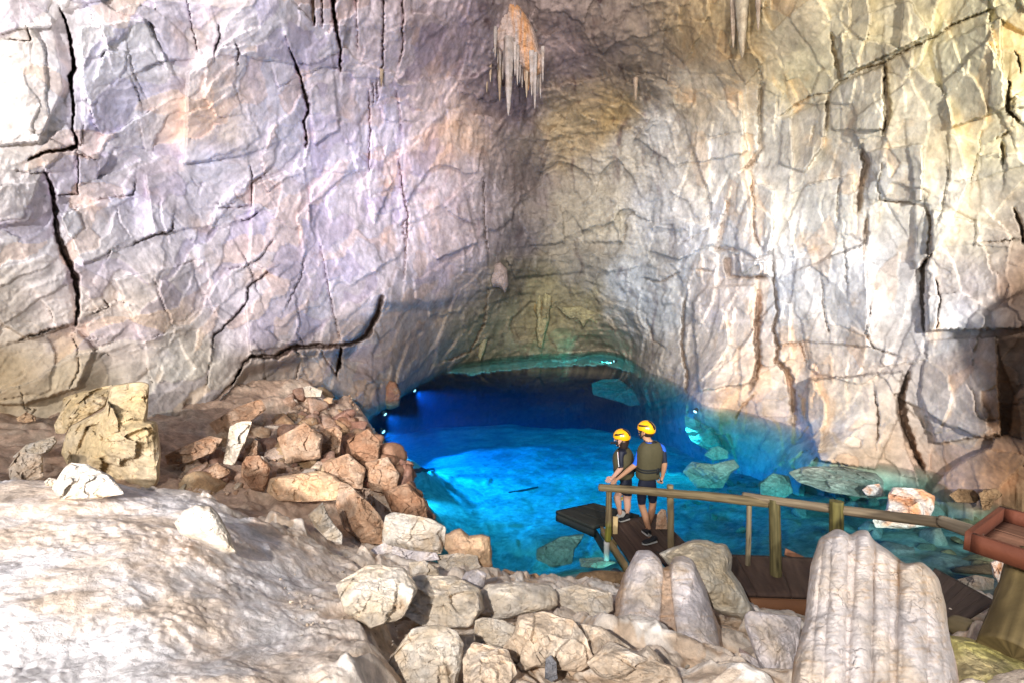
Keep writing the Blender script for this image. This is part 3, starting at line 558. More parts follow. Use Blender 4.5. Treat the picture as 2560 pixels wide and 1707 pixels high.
def rock(name, label, poly, pal='cream', d=None, T=None, lean=.7, seed=1, cat='rock', style='facet', n=150, rings=46, amp=1.0, ridges=None, pexp=2.6, strat=0.0, group=None, parent=None, wallset=None, bed=0.0, mat='rock', spots=.35):
    X, Y, c = dens(poly, n); rng = np.random.default_rng(seed * 7 + 3)
    yb = Y.max(); xb = X[np.argmax(Y)]; hpx = Y.max() - Y.min(); wpx = X.max() - X.min()
    if d is None:
        d = wall_d(c[0], c[1]) - wallset if wallset is not None else hit(.5 * xb + .5 * c[0], min(yb, 1640) - 4) * .97 - .06
    mpp = d / (F / K); size = math.sqrt(wpx * hpx) * mpp
    if T is None: T = .38 * min(wpx * mpp, 1.3 * hpx * mpp)
    a = np.arctan2(Y - c[1], X - c[0])
    jit = 1 + (.016 if ridges else .035) * amp * fbm(np.stack([np.cos(a) * 3.2, np.sin(a) * 3.2, a * 0 + seed], 1), 4, seed + 200, .6) * 2
    r = np.concatenate([np.linspace(0, .8, int(rings * .62), endpoint=False), 1 - (1 - np.linspace(0, 1, rings - int(rings * .62))) ** 2 * .2])
    px = c[0] + r[:, None] * ((X - c[0]) * jit)[None]; py = c[1] + r[:, None] * ((Y - c[1]) * jit)[None]
    qx = (px - c[0]) / (.5 * wpx); qy = (py - c[1]) / (.5 * hpx); rr_ = np.broadcast_to(r[:, None], px.shape)
    pil = np.sqrt(np.clip(1 - rr_ ** pexp, 0, 1))
    off = pil.copy()
    if style == 'facet':
        for k in range(7):
            th = rng.uniform(0, 2 * math.pi); sl = rng.uniform(.35, 1.1); off = np.minimum(off, 1.05 - sl * (qx * math.cos(th) + qy * math.sin(th)) * rng.uniform(.6, 1) - rng.uniform(0, .45))
        top = .62 + .9 * (qy + .55); off = np.minimum(off, np.maximum(top, .18 * pil))
        off = np.maximum(off, 0) * .9 + .1 * pil
    dp = d + lean * (yb - py) * mpp
    base = dp - T * off
    P = at(px.ravel(), py.ravel(), base.ravel())
    sc = 1 / max(size, .05)
    wq = np.stack([fbm(P * sc * 2, 2, seed + 300), fbm(P * sc * 2 + 9, 2, seed + 301), fbm(P * sc * 2 + 19, 2, seed + 302)], 1) * size * .18
    if style == 'round':
        f2, _ = facets((P + wq) * sc * np.array([4.5, 4.5, 6]), seed + 313, 1.0, .3)
        dsp = fbm(P * sc * 2.2, 5, seed + 310, .55) * .13 * size + fbm((P + wq) * sc * 9, 4, seed + 311, .65) * .03 * size + f2 * .03 * size
    else:
        f1, _ = facets((P + wq) * sc * np.array([2.2, 2.2, 3.0]), seed + 312, 1.0, .4); f2, _ = facets((P + wq) * sc * np.array([5.5, 5.5, 8]), seed + 313, 1.0, .4)
        f3, _ = facets((P + wq * .6) * sc * np.array([12, 12, 17]), seed + 317, 1.2, .3)
        dsp = f1 * .15 * size + f2 * .055 * size + f3 * .017 * size + fbm((P + wq) * sc * 3, 5, seed + 314, .62) * .075 * size
        if bed: dsp = dsp + bed * size * fbm(np.stack([(P + wq)[:, 0] * sc * 1.2, (P + wq)[:, 1] * sc, (P + wq)[:, 2] * sc * 14], 1), 3, seed + 316, .6)
    dsp = dsp + np.minimum(.012, .02 * size) * fbm(P * 22, 3, seed + 315, .6)
    rdg = 0
    if ridges:      # rounded ribs running down the rock: (x at the top, x at the bottom, half width, height)
        ty_ = (py - Y.min()) / hpx; rdg = np.zeros(px.shape)
        wob = 7 * fbm(np.stack([py.ravel() / 60, px.ravel() / 300, py.ravel() * 0 + seed], 1), 3, seed + 318).reshape(px.shape)
        for x0, x1, hw, hh in ridges:
            u = (px + wob - (x0 + (x1 - x0) * ty_)) / (hw * (.75 + .35 * ty_)); rdg = np.maximum(rdg, hh * np.sqrt(np.clip(1 - u * u, 0, 1)))
        ring = fbm(np.stack([px.ravel() / 34, py.ravel() / 7.5, py.ravel() * 0 + seed], 1), 4, seed + 330, .65)
        dsp = dsp * .55 + ring * .020 * size + hM(P, seed) * .022 * size + (rdg * (1 + .35 * fbm(P * 6, 3, seed + 319).reshape(px.shape))).ravel() * size
    e = np.clip((1 - rr_) * 9, 0, 1).ravel()
    fr_ = base.ravel() - dsp * amp * (.25 + .75 * e)
    bk = (dp + T * .9 * pil).ravel()
    A = at(px.ravel(), py.ravel(), fr_); Bk = at(px.ravel(), py.ravel(), bk + .004)
    nr = len(r); i = np.arange(nr * n).reshape(nr, n); j = np.roll(i, -1, 1)
    Ff = np.stack([i[:-1], j[:-1], j[1:], i[1:]], -1).reshape(-1, 4)
    o = nr * n; Fb = Ff[:, ::-1] + o
    Fr = np.stack([i[-1], j[-1], j[-1] + o, i[-1] + o], -1)
    V = np.concatenate([A, Bk]); org = np.array([0, 0, 0.]) if parent else at(c[0], yb, d)
    c1, c2 = [np.array(v) for v in PAL[pal]]
    m1 = sst(-.15, .3, fbm((P + wq) * sc * 1.8 + seed, 4, seed + 320, .6))[:, None]; cc = c1 * (1 - m1) + c2 * m1
    if name == 'flowstone_body':
        stt = sst(-.1, .25, fbm(np.stack([P[:, 0] * 5.5, P[:, 1] * 2, P[:, 2] * .5], 1), 4, 77, .6))[:, None]; stt = np.maximum(stt, sst(10, 26, np.abs(px.ravel() - 1203 - .25 * (py.ravel() - 80)))[:, None] * .8); cc = np.array([.42, .22, .11]) * (1 - stt) + np.array([.34, .29, .29]) * stt
    if spots:
        sp = sst(.2, .42, fbm((P + wq) * sc * 3.2 + 40 + seed, 4, seed + 321, .65))[:, None]; cc = cc * (1 - spots * sp * np.array([.35, .6, .8]))
        pt = sst(.46, .6, fbm(P * 19 + seed, 2, seed + 322))[:, None]; cc = cc * (1 - .6 * pt)
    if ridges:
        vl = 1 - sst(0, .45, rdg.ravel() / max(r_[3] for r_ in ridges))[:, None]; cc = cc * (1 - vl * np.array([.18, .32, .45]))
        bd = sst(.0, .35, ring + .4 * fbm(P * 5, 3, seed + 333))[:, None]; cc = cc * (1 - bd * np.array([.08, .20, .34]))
    cc = np.concatenate([cc, cc])
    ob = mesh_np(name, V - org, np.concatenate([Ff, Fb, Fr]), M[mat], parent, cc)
    if not parent:
        ob.location = org; tag(ob, label, cat, group)
    return ob
RK = [
 # ---- by the left wall
 ('boulder','upper tilted slab of tan rock resting against the big tan boulder by the left wall',[(144,913),(188,898),(259,883),(256,902),(244,932),(200,958),(161,978),(150,994),(128,994),(124,975),(144,937)],'tan',dict(d=7.1,lean=.9,T=.45,bed=.05)),
 ('boulder','largest tan boulder, tall and split, standing by the left wall',[(255,884),(326,875),(343,881),(341,918),(338,963),(362,967),(369,1038),(366,1106),(345,1128),(285,1118),(259,1100),(210,1085),(158,1075),(140,1040),(150,1000),(161,978),(240,941)],'tan',dict(d=6.75,lean=.25,T=.6,n=220,rings=70,bed=.03,amp=.8,seed=77)),
 ('rock','white sunlit rock with orange flecks at the rim of the white mound',[(128,1103),(146,1076),(161,1061),(199,1065),(255,1091),(270,1110),(285,1133),(225,1146),(140,1146),(118,1122)],'white',dict(lean=.8)),
 ('rock','small orange stone leaning on the white rock at the mound rim',[(146,1100),(170,1097),(187,1112),(180,1128),(165,1131),(150,1115)],'orange',dict()),
 ('rock','small pale stone on the mound rim, left of the orange stone',[(101,1105),(112,1096),(128,1098),(133,1108),(127,1116),(105,1115)],'white',dict()),
 ('rock','flat layered ledge of pale rock left of the tan slab',[(28,1050),(60,1020),(125,1000),(132,1014),(110,1040),(70,1046)],'cream',dict(bed=.08)),
 ('rock','small yellow stone under the left wall',[(37,960),(60,945),(82,955),(83,966),(60,970),(40,967)],'orange',dict()),
 ('rock','grey block pair at the left photo edge behind the mound',[(18,1075),(45,1035),(98,1045),(100,1095),(60,1108),(22,1100)],'sand',dict(lean=.3)),
 # ---- rubble bank
 ('rock','thin pale slab standing upright in the rubble below the left wall',[(512,1064),(528,978),(555,966),(579,967),(562,1020),(538,1068)],'cream',dict(lean=.3,T=.14)),
 ('boulder','round red boulder with pale veins in the rubble',[(555,1065),(566,1046),(596,1044),(622,1072),(615,1105),(607,1128),(577,1124),(553,1091)],'red',dict(lean=.2)),
 ('rock','brown wedge stone in the rubble left of the round red boulder',[(461,1104),(472,1080),(499,1061),(525,1076),(531,1085),(495,1104)],'rust',dict()),
 ('rock','small pale yellow stone perched on top of the rubble bank',[(696,888),(712,884),(741,896),(737,911),(701,912)],'cream',dict()),
 ('rock','tiny orange stone beside the pale stone on top of the rubble bank',[(742,915),(752,911),(765,913),(763,926),(746,927)],'orange',dict()),
 ('boulder','tall rust coloured block near the lake side of the rubble bank',[(716,1012),(735,986),(772,978),(786,993),(780,1050),(769,1056),(742,1042)],'rust',dict(lean=.2)),
 ('boulder','long low slab of orange rock at the foot of the rubble bank',[(612,1128),(619,1097),(652,1091),(735,1080),(769,1091),(790,1113),(802,1145),(700,1152),(640,1150)],'orange',dict(lean=.7)),
 ('rock','thin plate leaning beside the upright pale slab in the rubble',[(562,1030),(585,1008),(593,1012),(591,1044),(572,1054)],'rust',dict(lean=.2)),
 ('rock','low bench of brown rock under the left wall right of the tan boulder',[(377,1045),(430,1020),(480,1000),(512,1006),(490,1040),(430,1062),(385,1066)],'rust',dict()),
 ('rock','brown sloping slab high under the dark overhang above the rubble',[(480,972),(540,935),(600,915),(612,940),(560,978),(500,1000)],'rust',dict(lean=.5)),
 ('rock','upright white spiked rock between the mound and the rubble bank',[(707,1181),(724,1167),(741,1152),(754,1182),(769,1205),(786,1224),(786,1250),(750,1238),(722,1208)],'white',dict(lean=.2)),
 ('boulder','white lumpy rock standing on the white mound and casting a shadow',[(400,1200),(424,1171),(450,1158),(484,1160),(502,1179),(517,1205),(532,1235),(544,1268),(517,1270),(469,1248),(412,1226)],'white',dict(lean=.35,style='round',amp=1.3)),
 ('boulder','long tilted slab of brown rock left of the white slab at the near lake edge',[(781,1104),(803,1112),(837,1140),(868,1175),(882,1200),(884,1250),(830,1246),(790,1215),(770,1160)],'rust',dict(lean=.5,T=.3)),
 # ---- near shore, middle
 ('boulder','white layered slab at the near lake edge, left of the orange lobed rock',[(876,1246),(884,1182),(905,1175),(950,1181),(991,1190),(1025,1209),(1021,1250),(1013,1272),(976,1270),(923,1262)],'white',dict(lean=.35,bed=.07,d=6.0)),
 ('boulder','orange lobed rock at the near lake edge, right of the white layered slab',[(1023,1226),(1043,1216),(1058,1212),(1077,1229),(1107,1226),(1126,1231),(1131,1299),(1111,1306),(1080,1300),(1043,1285),(1021,1260)],'orange',dict(lean=.3,style='round',d=5.9,amp=1.3)),
 ('rock','cream stone below the orange lobed rock',[(1002,1275),(1051,1269),(1096,1274),(1104,1302),(1043,1320),(1010,1308)],'cream',dict()),
 ('rock','dusty grey stone below the white layered slab',[(850,1262),(880,1246),(940,1262),(1004,1268),(1010,1285),(950,1290),(880,1282)],'lilac',dict()),
 ('rock','knobbly cream stone with a cleft below the dusty grey stone',[(938,1290),(976,1286),(1006,1305),(1014,1336),(976,1340),(942,1320)],'cream',dict(lean=.3)),
 ('rock','small brown stone on the near shore left of the platform',[(1146,1314),(1160,1305),(1197,1317),(1190,1331),(1163,1331)],'rust',dict(d=6.3)),
 ('rock','flat orange stone on the near shore beside the small brown stone',[(1196,1322),(1231,1315),(1252,1329),(1246,1340),(1205,1337)],'orange',dict(d=6.2)),
 ('rock','low dark brown hump of earth and rock at the water below the platform',[(1310,1338),(1332,1314),(1381,1308),(1437,1313),(1450,1328),(1405,1352),(1343,1356)],'brown',dict(style='round',d=5.9)),
 ('boulder','long rounded log-shaped rock lying across the middle foreground',[(1100,1358),(1118,1340),(1193,1334),(1261,1340),(1282,1362),(1282,1389),(1265,1400),(1212,1408),(1167,1420),(1137,1424),(1100,1410)],'cream',dict(lean=.8,style='round',amp=1.2)),
 ('rock','low grey-cream hump left of the log-shaped rock',[(1046,1350),(1070,1312),(1100,1305),(1118,1318),(1112,1350),(1096,1390),(1056,1394)],'lilac',dict(style='round')),
 ('rock','layered cream ledge below the log-shaped rock',[(1090,1424),(1110,1415),(1156,1422),(1190,1440),(1188,1475),(1118,1498),(1086,1490)],'cream',dict(lean=.6,bed=.09)),
 ('boulder','big angular cream block with an orange fleck in the middle foreground',[(1156,1484),(1178,1456),(1190,1411),(1250,1402),(1317,1422),(1343,1456),(1366,1518),(1332,1543),(1287,1538),(1231,1530),(1178,1552),(1165,1518)],'sand',dict(lean=.55,n=220,rings=64)),
 ('boulder','brown wedge slab tucked behind the big angular cream block',[(1318,1428),(1381,1437),(1447,1484),(1444,1508),(1370,1530),(1340,1490)],'sand',dict(lean=.5)),
 ('boulder','white jagged rock at the bottom of the photo, left of the sandy hollow',[(872,1565),(893,1512),(946,1441),(1006,1432),(1051,1449),(1066,1475),(1060,1520),(1046,1590),(968,1610),(868,1610)],'white',dict(lean=.4,n=220,rings=64,d=2.9)),
 ('rock','upright dark grey stone at the bottom edge of the photo',[(1251,1557),(1253,1512),(1265,1503),(1278,1520),(1281,1557),(1268,1566)],'grey',dict(lean=.1,spots=0)),
 ('boulder','knobbly sand coloured rock at the bottom edge below the twin ribbed columns',[(1434,1575),(1441,1520),(1486,1480),(1512,1502),(1548,1550),(1552,1620),(1434,1620)],'sand',dict(lean=.4,style='round',amp=1.4,d=3.0)),
 ('boulder','twin ribbed columns of fallen stalagmite leaning in front of the walkway',[(1402,1470),(1408,1420),(1414,1372),(1430,1322),(1448,1290),(1463,1262),(1494,1262),(1516,1282),(1524,1304),(1540,1296),(1546,1278),(1568,1274),(1592,1284),(1604,1310),(1622,1350),(1636,1398),(1657,1446),(1660,1490),(1686,1520),(1676,1545),(1640,1572),(1560,1590),(1470,1560),(1420,1510)],'lilac',dict(style='round',lean=.9,d=4.0,T=.22,pexp=5,n=260,rings=90,amp=.9,ridges=[(1490,1452,50,.10),(1570,1622,50,.10),(1462,1416,24,.04)],spots=.5)),
 ('boulder','pale lobed rock with dark lichen behind the twin ribbed columns',[(1512,1270),(1530,1262),(1562,1252),(1581,1239),(1611,1238),(1640,1244),(1668,1250),(1683,1276),(1680,1310),(1702,1340),(1722,1378),(1733,1402),(1712,1424),(1660,1410),(1610,1380),(1560,1320)],'bulb',dict(style='round',lean=.6,amp=1.6,d=4.9,spots=.6,n=200,rings=60)),
 ('boulder','flat grey-cream slab leaning left of the fluted white block',[(1710,1412),(1723,1400),(1780,1408),(1842,1417),(1838,1460),(1828,1540),(1806,1590),(1772,1580),(1740,1520),(1712,1440)],'lilac',dict(lean=.45,T=.2,d=3.45)),
 ('rock','small grey boulder between the twin columns and the leaning slab',[(1676,1506),(1695,1496),(1716,1500),(1746,1516),(1748,1548),(1727,1560),(1682,1555)],'lilac',dict(d=3.5)),
 ('rock','small sand coloured stone at the bottom edge under the small grey boulder',[(1694,1545),(1712,1538),(1735,1545),(1763,1572),(1755,1600),(1690,1600)],'sand',dict(d=3.2)),
 ('boulder','large fluted white block of fallen flowstone standing in the right foreground',[(1813,1620),(1821,1524),(1847,1430),(1855,1355),(1862,1295),(1881,1237),(1907,1220),(1922,1213),(1941,1218),(1953,1229),(1967,1217),(1993,1215),(2005,1239),(2040,1262),(2066,1284),(2080,1294),(2117,1288),(2140,1308),(2157,1327),(2173,1393),(2183,1468),(2198,1530),(2212,1620)],'flute',dict(style='round',lean=.85,d=2.55,T=.16,pexp=7,n=360,rings=130,amp=.8,ridges=[(1880,1838,24,.05),(1905,1872,20,.06),(1928,1915,28,.10),(1958,1948,16,.045),(1988,1972,28,.105),(2028,2022,24,.085),(2052,2048,15,.045),(2100,2096,40,.115),(2138,2150,24,.075),(2160,2185,18,.045)],spots=.25)),
 ('boulder','yellow-green rock at the bottom right corner beside the thick post',[(2172,1458),(2218,1462),(2275,1477),(2375,1512),(2420,1640),(2190,1640)],'moss',dict(style='round',lean=1.2,d=2.7,T=.16,amp=1.2)),
 ('rock','broad flat cream ledge left of the log-shaped rock',[(905,1345),(960,1318),(1050,1322),(1106,1352),(1110,1400),(1080,1440),(980,1442),(915,1405)],'cream',dict(lean=1.2,T=.18,bed=.05)),
 ('rock','flat sand coloured ledge at the bottom, right of the white jagged rock',[(1062,1510),(1085,1472),(1166,1490),(1190,1545),(1150,1590),(1066,1590)],'sand',dict(lean=1.0,T=.16,bed=.05)),
 ('rock','low cream slab right of the log-shaped rock under the white pebbles',[(1270,1352),(1330,1340),(1405,1360),(1410,1400),(1366,1430),(1300,1412)],'cream',dict(lean=1.2,T=.16)),
 ('rock','long low sand coloured slab at the foot of the twin ribbed columns',[(1345,1520),(1400,1470),(1480,1505),(1550,1530),(1575,1580),(1440,1570),(1372,1552)],'sand',dict(lean=1.0,T=.18,bed=.04)),
 ('boulder','broad sloping cream slab between the white mound and the knobbly cream stone',[(770,1340),(850,1292),(930,1302),(962,1350),(925,1420),(850,1444),(790,1405)],'cream',dict(lean=1.3,T=.2,bed=.05)),
 ('boulder','rust coloured angular slab at the top of the lake edge of the rubble bank',[(796,1010),(845,982),(874,1012),(870,1062),(820,1075)],'red',dict(lean=.4)),
 ('boulder','rust coloured angular slab halfway down the lake edge of the rubble bank',[(838,1062),(890,1048),(918,1088),(908,1135),(850,1126)],'rust',dict(lean=.4)),
 ('boulder','lowest angular red slab at the lake edge, behind the white layered slab',[(878,1125),(935,1108),(976,1148),(982,1190),(910,1200)],'red',dict(lean=.4)),
 ('boulder','angular brown block between the tall rust block and the long orange slab',[(738,1062),(800,1040),(840,1075),(832,1122),(758,1118)],'rust',dict(lean=.4)),
 ('boulder','angular brown block in the upper rubble left of the tall rust block',[(636,1004),(700,968),(742,998),(737,1052),(658,1064)],'rust',dict(lean=.5)),
 # ---- right shore and shallows
 ('boulder','orange and white block rising out of the shallows on the right',[(2040,1134),(2050,1117),(2117,1122),(2148,1138),(2146,1167),(2138,1182),(2128,1207),(2087,1213),(2010,1211),(2003,1194),(2036,1168)],'salt',dict(d=8.0,lean=.8,T=.3,bed=.06)),
 ('rock','small orange rock breaking the water beside the submerged slab',[(1980,1124),(1993,1113),(2020,1110),(2028,1124),(2024,1139),(1990,1137)],'salt',dict(d=9.05,lean=.7)),
 ('boulder','broad flat slab lying just under water below the right wall',[(1812,1084),(1847,1070),(1937,1070),(2012,1086),(2030,1104),(2032,1140),(2000,1144),(1900,1130),(1832,1106)],'teal',dict(d=9.3,lean=2.2,T=.25,bed=.04)),
 ('rock','brown mushroom-shaped rock at the water edge below the right wall',[(2246,1132),(2262,1122),(2288,1121),(2304,1136),(2284,1149),(2274,1170),(2258,1172),(2252,1152)],'brown',dict(d=8.2,lean=.2)),
 ('rock','low brown rock in the shallows left of the mushroom-shaped rock',[(2180,1136),(2200,1121),(2236,1124),(2256,1142),(2240,1154),(2196,1152)],'brown',dict(d=8.5,lean=.8)),
 ('rock','pale pink rock behind the thick post on the right shore',[(2274,1290),(2296,1280),(2318,1288),(2314,1320),(2295,1342),(2281,1322)],'salt',dict(d=5.6,lean=.2)),
 ('rock','pale flat rock on the shore beside the dark ramp',[(2198,1330),(2240,1319),(2284,1328),(2282,1352),(2240,1358)],'sand',dict(d=6.2,lean=.7)),
 ('rock','rough brown rock beside the platform, right of the man',[(1506,1214),(1509,1180),(1519,1168),(1530,1170),(1534,1214)],'rust',dict(d=7.0,lean=.1)),
 # ---- under water
 ('rock','brightly lit white slab under water at the foot of the right wall',[(1572,952),(1600,964),(1656,986),(1680,1012),(1664,1026),(1632,1036),(1592,1018),(1575,990)],'teal',dict(d=15.2,lean=1.2,T=.5)),
 ('rock','rounded teal boulder under water below the bright white slab',[(1616,1044),(1632,1028),(1650,1023),(1672,1035),(1673,1052),(1637,1058)],'teal',dict(d=13.0,lean=.6)),
 ('boulder','broad teal boulder under water right of the two visitors',[(1568,1082),(1588,1059),(1637,1065),(1686,1053),(1699,1072),(1680,1085),(1660,1120),(1600,1120)],'teal',dict(d=11.2,lean=.6,T=.7)),
 ('rock','blue submerged slab near the far right end of the lake',[(1358,880),(1385,870),(1420,869),(1452,890),(1478,913),(1480,928),(1448,932),(1362,905)],'teal',dict(d=24,lean=1.4,T=.7)),
 ('rock','pale slab under water in front of the platform',[(1232,1260),(1287,1231),(1342,1225),(1334,1243),(1320,1260),(1314,1294),(1268,1302),(1232,1284)],'teal',dict(d=7.6,lean=1.4,T=.22)),
 ('rock','smaller pale stone under water beneath the platform edge',[(1330,1282),(1381,1278),(1420,1291),(1381,1305),(1334,1301)],'teal',dict(d=7.1,lean=1.4,T=.15)),
 ('rock','dim teal block under water between the right wall and the handrail',[(1740,1110),(1775,1085),(1812,1092),(1822,1130),(1790,1150),(1748,1142)],'teal',dict(d=10.6,lean=.6)),
]
for k, (nm, lab, poly, pal, kw) in enumerate(RK):
    kw = dict(dict(seed=k + 1 if k < 44 else (k + 60 if k < 54 else k - 9)), **kw); rock(nm, lab, poly, pal, cat='boulder' if nm == 'boulder' else 'rock', **kw)

# ---- wall formations
FM = [
 ('flowstone_bulge','pinkish rounded bulge hanging on the back wall above the arch',[(1117,628),(1134,604),(1149,603),(1165,618),(1168,656),(1160,673),(1149,662),(1130,660),(1119,652)],'pink',dict(wallset=.1,lean=0,T=.5,style='round')),
 ('flowstone_drapery','thin pale drapery hanging at the left side of the arch',[(1103,770),(1117,746),(1127,752),(1121,776),(1113,806),(1103,828),(1098,818)],'flow',dict(wallset=.1,lean=0,T=.25,style='round')),
 ('flowstone_column','yellowish flowstone column in the middle of the arch',[(1222,706),(1236,664),(1250,648),(1268,654),(1276,684),(1264,710),(1262,738),(1252,770),(1245,800),(1236,796),(1230,760),(1234,730)],'flow',dict(wallset=.1,lean=0,T=.45,style='round',amp=2.0,ridges=[(1240,1236,7,.05),(1258,1246,8,.07),(1268,1256,6,.05)])),
 ('flowstone_drapery','ragged yellow drapery right of the flowstone column in the arch',[(1278,703),(1306,706),(1343,703),(1379,727),(1372,745),(1352,735),(1340,752),(1328,733),(1306,732)],'flow',dict(wallset=.02,lean=0,T=.22,style='round',amp=2.2)),
 ('rock_bulb','brick red bulb of rock hanging to the water at the left end of the lake',[(873,934),(877,900),(893,872),(909,877),(921,900),(917,932),(896,940)],'brick',dict(wallset=.15,lean=0,T=.35,style='round')),
]
for k, (nm, lab, poly, pal, kw) in enumerate(FM):
    rock(nm, lab, poly, pal, seed=90 + k, cat='flowstone', n=120, rings=36, **kw)
def cone(x0, y0, x1, y1, d, w, nm, pal, seed, parent=None, label=None, blunt=.25):
    """stalactite: tapered, lumpy, hanging straight"""
    ns, na = 34, 14; t = np.linspace(0, 1, ns); a = np.linspace(0, 2 * math.pi, na, endpoint=False)
    p0 = at(x0, y0, d); p1 = at(x1, y1, d); p1[1] = p0[1]; rad = w * d / (F / K) * .5
    prof = rad * ((1 - t) ** .8 * (1 - blunt) + blunt * np.sqrt(np.clip(1 - t ** 6, 0, 1)))
    lump = 1 + .28 * perlin(np.stack([t * 7 + seed, t * 0, t * 0], 1), seed)
    cen = p0[None] + (p1 - p0)[None] * t[:, None]
    rr2 = (prof * lump)[:, None] * (1 + .16 * np.cos(a * 3 + seed))[None]
    V = np.stack([cen[:, 0][:, None] + rr2 * np.cos(a), cen[:, 1][:, None] + rr2 * np.sin(a), np.broadcast_to(cen[:, 2][:, None], rr2.shape)], -1).reshape(-1, 3)
    i = np.arange(ns * na).reshape(ns, na); j = np.roll(i, -1, 1)
    Ff = np.stack([i[:-1], i[1:], j[1:], j[:-1]], -1).reshape(-1, 4)
    c1, c2 = [np.array(v) for v in PAL[pal]]; m1 = sst(-.2, .3, fbm(V * 3, 3, seed))[:, None]; cc = c1 * (1 - m1) + c2 * m1
    org = np.zeros(3) if parent else p0
    o = mesh_np(nm, V - org, Ff, M['rock'], parent, cc)
    if not parent: o.location = org; tag(o, label, 'stalactite')
    return o
PAL['curt'] = ((.31, .27, .26), (.27, .21, .18)); PAL['curto'] = ((.42, .22, .11), (.46, .34, .26)); PAL['dark'] = ((.30, .22, .16), (.36, .29, .22)); PAL['pale'] = ((.40, .34, .25), (.33, .26, .18))
dC = wall_d(1190, 90) - .5
ct = bpy.data.objects.new('stalactite_curtain', None); COL.objects.link(ct); tag(ct, 'orange and white stalactite curtain hanging from the ceiling above the lake', 'stalactites')
rock('flowstone_body', None, [(1126,45),(1130,-10),(1156,-16),(1190,10),(1216,48),(1231,79),(1238,116),(1251,135),(1247,165),(1227,178),(1212,167),(1186,146),(1171,152),(1156,128),(1137,108),(1126,78)], 'curto', d=dC, lean=0, T=.55, style='round', seed=120, parent=ct, n=160, rings=50, spots=.2, ridges=[(1140,1136,9,.03),(1160,1150,9,.03),(1178,1165,10,.03),(1192,1185,9,.03),(1206,1205,9,.03),(1222,1222,9,.03),(1236,1240,9,.03)])
rng = np.random.default_rng(5)
for x, y0, y1, w_, p_ in [(1137,85,134,6,'curt'),(1143,92,148,6,'curt'),(1149,100,160,7,'curt'),(1155,104,185,6,'curt'),(1168,110,268,15,'curt'),(1177,120,186,6,'curt'),(1183,120,176,5,'curt'),(1188,128,198,6,'curt'),(1194,125,192,5,'curt'),(1199,130,204,6,'curt'),(1205,128,188,6,'curto'),(1213,120,210,8,'curto'),(1221,140,222,7,'curt'),(1229,145,252,8,'curt'),(1235,145,214,6,'curt'),(1241,140,228,6,'curt'),(1247,130,190,5,'curt'),
                           (1128,70,112,6,'curt'),(1133,78,122,6,'curt'),(1160,108,170,6,'curt'),(1172,110,230,7,'curt'),(1148,140,235,8,'dark'),(1126,110,190,7,'dark'),(1118,120,215,7,'dark'),(1210,180,226,6,'dark')]:
    cone(x, y0 - 22, x + rng.uniform(-.5, .5), y1, dC - rng.uniform(-.1, .75) - (0 if p_ != 'dark' else -.5), w_ * 1.55, 'stalactite', p_, int(x), ct)
for x, y0, y1, w_, p_, lab in [(1705,-30,135,30,'pale','long pale stalactite hanging near the top right of the back ceiling'),(1684,-20,112,14,'dark','brown stalactite hanging just left of the long pale stalactite'),(1742,-20,70,13,'dark','short brown stalactite hanging right of the long pale stalactite'),
                                (718,-40,58,9,'dark','thin brown stalactite at the top edge, left of the curtain'),
                                (876,160,200,9,'dark','short brown drip at the end of the long dark crack'),(1460,180,232,11,'dark','small brown stalactite hanging alone in the dark patch left of the right wall')]:
    cone(x, y0, x, y1, wall_d(x, max(y0, 5)) - .35, w_, 'stalactite', p_, int(x) + 3, None, lab)

# ---- loose stones: a few shapes, copied
def stone_mesh(seed, pal, spike=1.0):
    u = np.linspace(0, math.pi, 19); v = np.linspace(0, 2 * math.pi, 30, endpoint=False); rng = np.random.default_rng(seed)
    U, Vv = np.meshgrid(u, v, indexing='ij'); Nn = np.stack([np.sin(U) * np.cos(Vv), np.sin(U) * np.sin(Vv), np.cos(U)], -1).reshape(-1, 3)
    rad = np.full(len(Nn), 1.35)
    for _ in range(8):
        q = rng.normal(size=3); q /= np.linalg.norm(q); dd_ = rng.uniform(.48, .85); dt = Nn @ q; rad = np.where(dt > .05, np.minimum(rad, dd_ / np.maximum(dt, .05)), rad)
    P = Nn * rad[:, None] * np.array([1, rng.uniform(.5, .95), rng.uniform(.35, .75)])
    P = P * (1 + .07 * fbm(P * 2.2 + seed, 4, seed, .6))[:, None]
    i = np.arange(len(P)).reshape(19, 30); j = np.roll(i, -1, 1); Ff = np.stack([i[:-1], i[1:], j[1:], j[:-1]], -1).reshape(-1, 4)
    c1, c2 = [np.array(x) for x in PAL[pal]]; m1 = sst(-.2, .3, fbm(P * 1.6 + seed, 4, seed + 1, .6))[:, None]
    return P, Ff, (c1 * (1 - m1) + c2 * m1) * rng.uniform(.7, 1.2) * np.array([1, rng.uniform(.9, 1.05), rng.uniform(.85, 1.1)])
def stones(name, label, group, pal, spots, seed):
    protos = []
    rng = np.random.default_rng(seed)
    for k, (x, y, s, dz) in enumerate(spots):
        d = hit(x, y); p = at(x, y, d)
        if k < 5:
            V, Fc, cc = stone_mesh(seed * 10 + k, pal); o = mesh_np(name, V, Fc, M['rock'], None, cc, smooth=False); protos.append(o)
        else:
            o = protos[int(rng.integers(0, 5))].copy(); COL.objects.link(o)
        o.location = p + np.array([0, 0, dz * s]); o.scale = (s, s, s * rng.uniform(.8, 1.25)); o.rotation_euler = (rng.uniform(-.5, .5), rng.uniform(-.5, .5), rng.uniform(0, 6.28))
        tag(o, label, 'stone', group)
